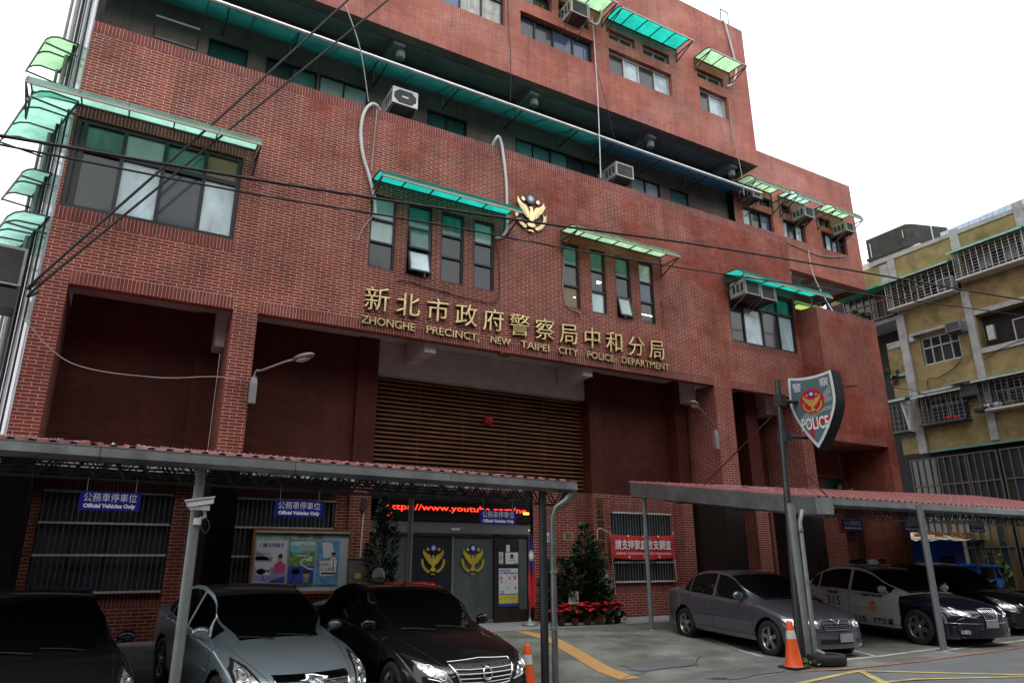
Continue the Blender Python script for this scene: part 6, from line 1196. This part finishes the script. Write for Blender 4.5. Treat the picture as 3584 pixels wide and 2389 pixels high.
obj_on('cooking_pot', 'shiny pot in the right hand dark cage', 'pot', (29.62, -.75, 7.12), .16, 'chrome'); obj_on('cooking_pot', 'white lidded pot in the right hand dark cage', 'pot', (29.62, -1.1, 7.12), .18, 'paper_white'); obj_on('basin', 'orange basin in the right hand dark cage', 'basin', (29.62, -1.55, 7.12), .17, 'ochre'); obj_on('wok', 'black wok hanging at the corner of the right hand dark cage', 'wok', (29.4, -.5, 7.0), .22, 'ac_dark')
obj_on('bundle', 'red bundle on the shelf of the lower middle cage', 'bundle', (29.6, .75, 6.94), .15, 'banner_red'); obj_on('bundle', 'small red box on the shelf of the lower middle cage', 'bundle', (29.6, .45, 6.94), .12, 'flag_red'); obj_on('bundle', 'blue wrapped bundle at the right of the lower middle cage', 'bundle', (29.6, .2, 6.94), .12, 'sign_blue')
ac(0, .62, 0, .4, 0, .6, 'grey air conditioner under a tin hood beside the ochre block window', loc=(29.98, -.15, 10.48), rz=R(-90), body='frame_grey', group='air conditioners of the ochre block')
ac(0, .75, 0, .45, 0, .5, 'dark old air conditioner under white corrugated tin between two cages', loc=(29.98, -.15, 7.75), rz=R(-90), body='steel_dark', group='air conditioners of the ochre block')
ac(0, .7, 0, .5, 0, .35, 'pale outdoor unit behind the bars of the planted balcony', loc=(29.95, -.05, 12.4), rz=R(-90), group='air conditioners of the ochre block')
b = MB(); b.prism([(-.65, -.75, .0), (.4, -.75, .0), (.4, 0, .12), (-.65, 0, .12)], (0, 0, .02), 'corr_white'); o = b.build('tin_hood'); o.location = (29.97, -.05, 8.3); o.rotation_euler = (0, 0, R(-90)); tag(o, 'wavy white tin hood above the dark old air conditioner', 'hood')
b = MB(); b.box(29.98, 30.12, -1.34, -1.1, 9.9, 10.5, 'ac_white'); tag(b.build('water_heater'), 'white water heater on the wall of the open balcony', 'heater')
cable('wall_cable', [(29.93, 0, 9.45), (29.93, .4, 9.1), (29.93, 1.1, 8.85), (29.93, 1.55, 8.85), (29.93, 1.6, 8.2)], .018, 'wire_black', 'black cable sagging below the ochre block window'); cable('wall_cable', [(29.92, -.8, 9.15), (29.92, -1.8, 9.5), (29.92, -4, 9.7)], .016, 'wire_black', 'black cable under the open balcony of the ochre block'); cable('street_cable', [(19.9, -.9, 6.9), (25, -.5, 7.4), (29.5, .4, 7.45), (29.6, -3, 7.1), (29.6, -8, 7.2)], .012, 'wire_black', 'thin cable crossing in front of the cages')
# penthouse, water tank, roof sheds
t = thing('water_tank', 'mossy dark concrete water tank on the roof of the ochre block', 'tank', (33, 2.6, 15.8))
b = MB(); q = [(31.5, 4.2), (31.5, 2.15), (31.75, 1.95), (33.6, 1.35), (34.4, 1.6), (34.4, 4.2)]; b.prism([(x, y, 15.85) for x, y in q], (0, 0, 1.02), 'moss_tank'); b.build('tank', t, True); b = MB(); b.prism([(x+(.0), y, 15.72) for x, y in [(31.42, 4.28), (31.42, 2.1), (31.7, 1.88), (33.65, 1.25), (34.5, 1.55), (34.5, 4.28)]], (0, 0, .125), 'moss_tank'); b.build('slab', t, True)
b = MB(); b.tube([(31.46, 4.0, 15.8), (31.46, 4.0, 16.6)], .025, 'white_pvc', 6); b.tube([(32.6, 1.55, 15.6), (32.6, 1.55, 16.8)], .03, 'white_pvc', 6); b.tube([(31.46, 2.3, 16.2), (31.46, 2.3, 16.6)], .015, 'white_pvc', 6); b.build('pipe', t, True)
b = MB(); b.prism([(31.6, 5.6, 14.8), (31.6, 1.7, 14.8), (33.5, 1.5, 14.8), (33.5, 5.6, 14.8)], (0, 0, .92), 'white_wall'); b.box(30.6, 31.6, 4.2, 3.4, 12.9, 14.9, 'white_wall'); b.box(31.55, 31.6, 2.75, 2.5, 15.4, 15.62, 'corr_white'); tag(b.build('penthouse'), 'white roof room under the mossy water tank', 'roof room')
b = MB()
for i in range(40): y = .6-i*.25; b.prism([(31.4, y, 15.05), (31.4, y, 15.72+.006*i), (34, y, 16.5), (34, y, 15.05)], (0, -.235, 0), 'corr_blue')
tag(b.build('roof_shed'), 'pale blue corrugated roof shed behind the parapet of the ochre block', 'shed')
b = MB(); b.tube([(32, 4.9, 14.8), (32, 4.95, 18.6)], .03, 'white_pvc', 6); b.tube([(32, 4.95, 18.6), (32, 4.95, 20.2)], .012, 'wire_grey', 5); tag(b.build('mast'), 'thin pale mast on the roof beside the water tank', 'mast')
# ------------------------------------------------------------------ shed and truck under the ochre block
t = thing('blue_shed', 'low blue painted shed with a barred vent below the ochre block', 'shed', (26.5, 1.4, -.14))
b = MB(); wall(b, 23.8, 29.6, -.2, 2.25, [(27.9, 28.9, 1.05, 1.65)], [], 1.2, 'blue_wall', reveal=.2); b.box(23.8, 29.6, 1.42, 1.5, -.2, 2.25, 'dark_room'); b.build('wall', t, True)
b = MB(); [b.tube([(27.95+.1*i, 1.22, 1.05), (27.95+.1*i, 1.22, 1.65)], .012, 'steel_dark', 5) for i in range(10)]; b.build('vent_bars', t, True)
rn = random.Random(9); b = MB(); nx = 26
q = [(23.3+8*i/nx, y, 2.16+.16*(y < .9)*0+(.28 if y > 1 else 0)+rn.uniform(-.05, .05)+.02*i/nx*4) for y in (.55, 1.0, 2.2) for i in range(nx+1)]
b.add(q, [[j*(nx+1)+i, j*(nx+1)+i+1, (j+1)*(nx+1)+i+1, (j+1)*(nx+1)+i] for j in range(2) for i in range(nx)], 'tarp', True); b.build('tarpaulin_roof', t, True)
b = MB()
for i in range(12): x = 26+rn.uniform(0, 3.6); y = rn.uniform(.6, 1.6); b.box(x, x+.3, y, y+.15, 2.32+.1*(y > 1), 2.42+.1*(y > 1), 'rust')
tag(b.build('loose_bricks'), 'loose red bricks weighing down the torn tarpaulin roof', 'bricks', kind='stuff')
t = thing('blue_truck', 'small bright blue truck cab showing above the dark cars', 'truck', (27.6, -.6, -.14)); t.scale = (.8, 1, .9)
b = MB(); b.prism([(26.7, -.6, .4), (28.75, -.6, .4), (28.72, -.6, .95), (28.3, -.6, 1.36), (28.25, -.6, 1.46), (26.75, -.6, 1.5), (26.7, -.6, 1.42)], (0, 1.3, 0), 'truck_blue'); b.prism([(26.6, -.66, 1.44), (28.4, -.66, 1.42), (28.9, -.66, 1.33), (28.4, -.66, 1.47), (26.62, -.66, 1.53)], (0, 1.4, 0), 'truck_blue'); b.build('cab', t, True)
b = MB(); b.quad((26.95, -.605, .95), (28.05, -.605, .95), (28.05, -.605, 1.36), (26.95, -.605, 1.38), 'car_glass'); b.prism([(28.15, -.604, .98), (28.66, -.604, .96), (28.27, -.604, 1.34), (28.15, -.604, 1.36)], (0, -.002, 0), 'car_glass'); b.build('window_glass', t, True)
for y in (27.1, 28.4): b = MB(); b.lathe([(.1, -.62), (.28, -.62), (.3, -.56), (.3, -.45)], (y, 0, .18), 'rubber', 18, 'y'); b.build('wheel', t, True)
tree('garden_shrub', 'small bright leaved shrub beside the blue shed', 'shrub', (28.6, -.4, -.14), .35, 2.1, 160, 21, False, None, ('leaf_pale', 'leaf'), .22)
# ------------------------------------------------------------------ person working in the window of the low block
def person():
    t = thing('person', 'person in dark clothes and yellow gloves leaning out of the low block window', 'person', (21.95, .95, 3.25))
    sk = dict(pelvis=(0, .1, 0), chest=(.02, -.02, .40), neck=(.04, -.05, .52), head=(.06, -.09, .63), ls=(-.15, .02, .46), le=(-.02, -.12, .28), lw=(.2, -.2, .36), rs=(.17, -.08, .46), re=(.3, -.18, .34), rw=(.44, -.26, .50), lh=(-.1, .1, -.06), lk=(.12, -.14, -.02), lf=(.3, -.2, -.3), rh=(.1, .1, -.06), rk=(.34, -.12, .02), rf=(.44, -.2, -.3))
    def skin(name, nodes, edges, mt, par):
        me = bpy.data.meshes.new(name); ks = list(nodes); me.from_pydata([nodes[k][0] for k in ks], [(ks.index(a), ks.index(b_)) for a, b_ in edges], [])
        o = bpy.data.objects.new(name, me); COL.objects.link(o); o.modifiers.new('s', 'SKIN'); o.modifiers.new('d', 'SUBSURF').levels = 1
        for k, v in zip(ks, me.skin_vertices[0].data): v.radius = (nodes[k][1],)*2
        me.skin_vertices[0].data[0].use_root = True
        dg = bpy.context.evaluated_depsgraph_get(); m2 = bpy.data.meshes.new_from_object(o.evaluated_get(dg)); m2.materials.clear(); m2.materials.append(MATS[mt])
        for p in m2.polygons: p.use_smooth = True
        bpy.data.objects.remove(o); o2 = bpy.data.objects.new(name, m2); COL.objects.link(o2); o2.parent = par; return o2
    r = dict(pelvis=.14, chest=.15, neck=.055, head=.1, ls=.07, le=.05, lw=.035, rs=.07, re=.05, rw=.035, lh=.1, lk=.075, lf=.05, rh=.1, rk=.075, rf=.05)
    body = skin('body', {k: (v, r[k]) for k, v in sk.items()}, [('pelvis', 'chest'), ('chest', 'neck'), ('neck', 'head'), ('chest', 'ls'), ('ls', 'le'), ('le', 'lw'), ('chest', 'rs'), ('rs', 're'), ('re', 'rw'), ('pelvis', 'lh'), ('lh', 'lk'), ('lk', 'lf'), ('pelvis', 'rh'), ('rh', 'rk'), ('rk', 'rf')], 'cloth_dark', t)
    b = MB(); h = Vector(sk['head']); b.sphere(h+Vector((.0, -.01, .02)), 1, 'skin', 8, (.085, .1, .12)); b.sphere(h+Vector((.02, -.115, .01)), 1, 'skin', 5, (.018, .022, .025)); [b.sphere(h+Vector((s*.035+.02, -.098, .03)), .011, 'ink', 4) for s in (-1, 1)]; b.sphere(h+Vector((.09, .0, .01)), 1, 'skin', 5, (.015, .025, .035)); b.box(h.x-.01, h.x+.045, h.y-.105, h.y-.095, h.z-.045, h.z-.035, 'ink_red'); b.build('face', t)
    b = MB(); b.sphere(h+Vector((0, .02, .06)), 1, 'hair', 8, (.098, .11, .11)); b.build('hair', t)
    for w, e in (('lw', 'le'), ('rw', 're')):
        p = Vector(sk[w]); d = (p-Vector(sk[e])).normalized(); u = d.cross(Vector((0, 1, .2))).normalized(); v = u.cross(d); b = MB(); b.sphere((0, 0, 0), 1, 'glove', 6); b.v = [tuple(p+d*.05+d*q[0]*.055+u*q[1]*.045+v*q[2]*.022) for q in b.v]
        for i in range(4): o_ = u*(-.03+.02*i); b.tube([p+d*.08+o_, p+d*(.12+.01*(i in (1, 2)))+o_+v*.012, p+d*(.14+.012*(i in (1, 2)))+o_+v*.035], [.0105, .0095, .007], 'glove', 6)
        b.tube([p+d*.03+u*.04, p+d*.07+u*.065+v*.015, p+d*.095+u*.06+v*.03], [.012, .011, .008], 'glove', 6); b.build('glove', t)
    b = MB(); b.tube([Vector(sk['lk']), Vector(sk['lf'])], [.08, .055], 'cloth_jean', 8); b.tube([Vector(sk['rk']), Vector(sk['rf'])], [.08, .055], 'cloth_jean', 8); b.build('trousers', t)
    return t
person()
b = MB(); b.quad((21.3, 1.05, 3.2), (22.45, 1.05, 3.2), (22.45, 1.05, 4.18), (21.3, 1.05, 4.18), 'g_tealcurt'); b.build('window', PS, True)
# ------------------------------------------------------------------ row of houses across the street behind the viewer, added to block low sky
OP = thing('street_row', 'plain grey row of houses across the street, added unseen behind the viewer and mirrored in the glass', 'building', (10, -19, -.5))
for x0, x1, h, dpt in ((-32, -14, 15, 0), (-14, -2, 14, .6), (-2, 11, 16.5, .3), (11, 24, 14, .7), (24, 42, 16, 0)):
    b = MB(); y = -18-dpt
    hs = [(x0+.8+3*k, x0+2.9+3*k, z, z+1.6) for k in range(int((x1-x0-.8)/3)) for z in (.2, 3.6, 6.8, 10.0) if z+1.8 < h]
    bb = MB(); wall(bb, x0, x1, -.6, h, hs, [], 0, 'row_grey', reveal=.25); bb.v = [(p[0], y-p[1], p[2]) for p in bb.v]; bb.f = [f[::-1] for f in bb.f]
    bb.box(x0, x1, y-8, y-.01, h-.1, h, 'concrete'); bb.box(x0, x1, y-.5, y-.3, -.6, h, 'dark_room', 'tb'); bb.build('house_front', OP, True)
# ------------------------------------------------------------------ light: white overcast sky and a weak, very soft sun
w = bpy.data.worlds.new('World'); SC.world = w; w.use_nodes = True; ns, ls = w.node_tree.nodes, w.node_tree.links
bg = ns['Background']; sky = ns.new('ShaderNodeTexSky'); sky.sky_type = 'NISHITA'; sky.sun_disc = False; sky.sun_elevation = R(70); sky.sun_rotation = R(195); sky.dust_density = 4; sky.air_density = 1.2
mx = ns.new('ShaderNodeMixRGB'); mx.inputs[0].default_value = .86; mx.inputs[2].default_value = (15.0, 15.3, 15.6, 1); ls.new(sky.outputs[0], mx.inputs[1]); ls.new(mx.outputs[0], bg.inputs['Color']); bg.inputs['Strength'].default_value = .09
sun = bpy.data.objects.new('sun', bpy.data.lights.new('sun', 'SUN')); COL.objects.link(sun); sun.data.energy = .7; sun.data.angle = R(30); sun.data.color = (1, .97, .93)
sd = Vector((sin(R(195))*cos(R(70)), cos(R(195))*cos(R(70)), sin(R(70)))); sun.rotation_euler = sd.to_track_quat('Z', 'Y').to_euler()
SC.view_settings.view_transform = 'Standard'; SC.view_settings.look = 'None'; SC.view_settings.exposure = .64; SC.view_settings.gamma = 1
SC.cycles.max_bounces = 6; SC.cycles.diffuse_bounces = 2; SC.cycles.glossy_bounces = 3; SC.cycles.transmission_bounces = 4; SC.cycles.caustics_reflective = False
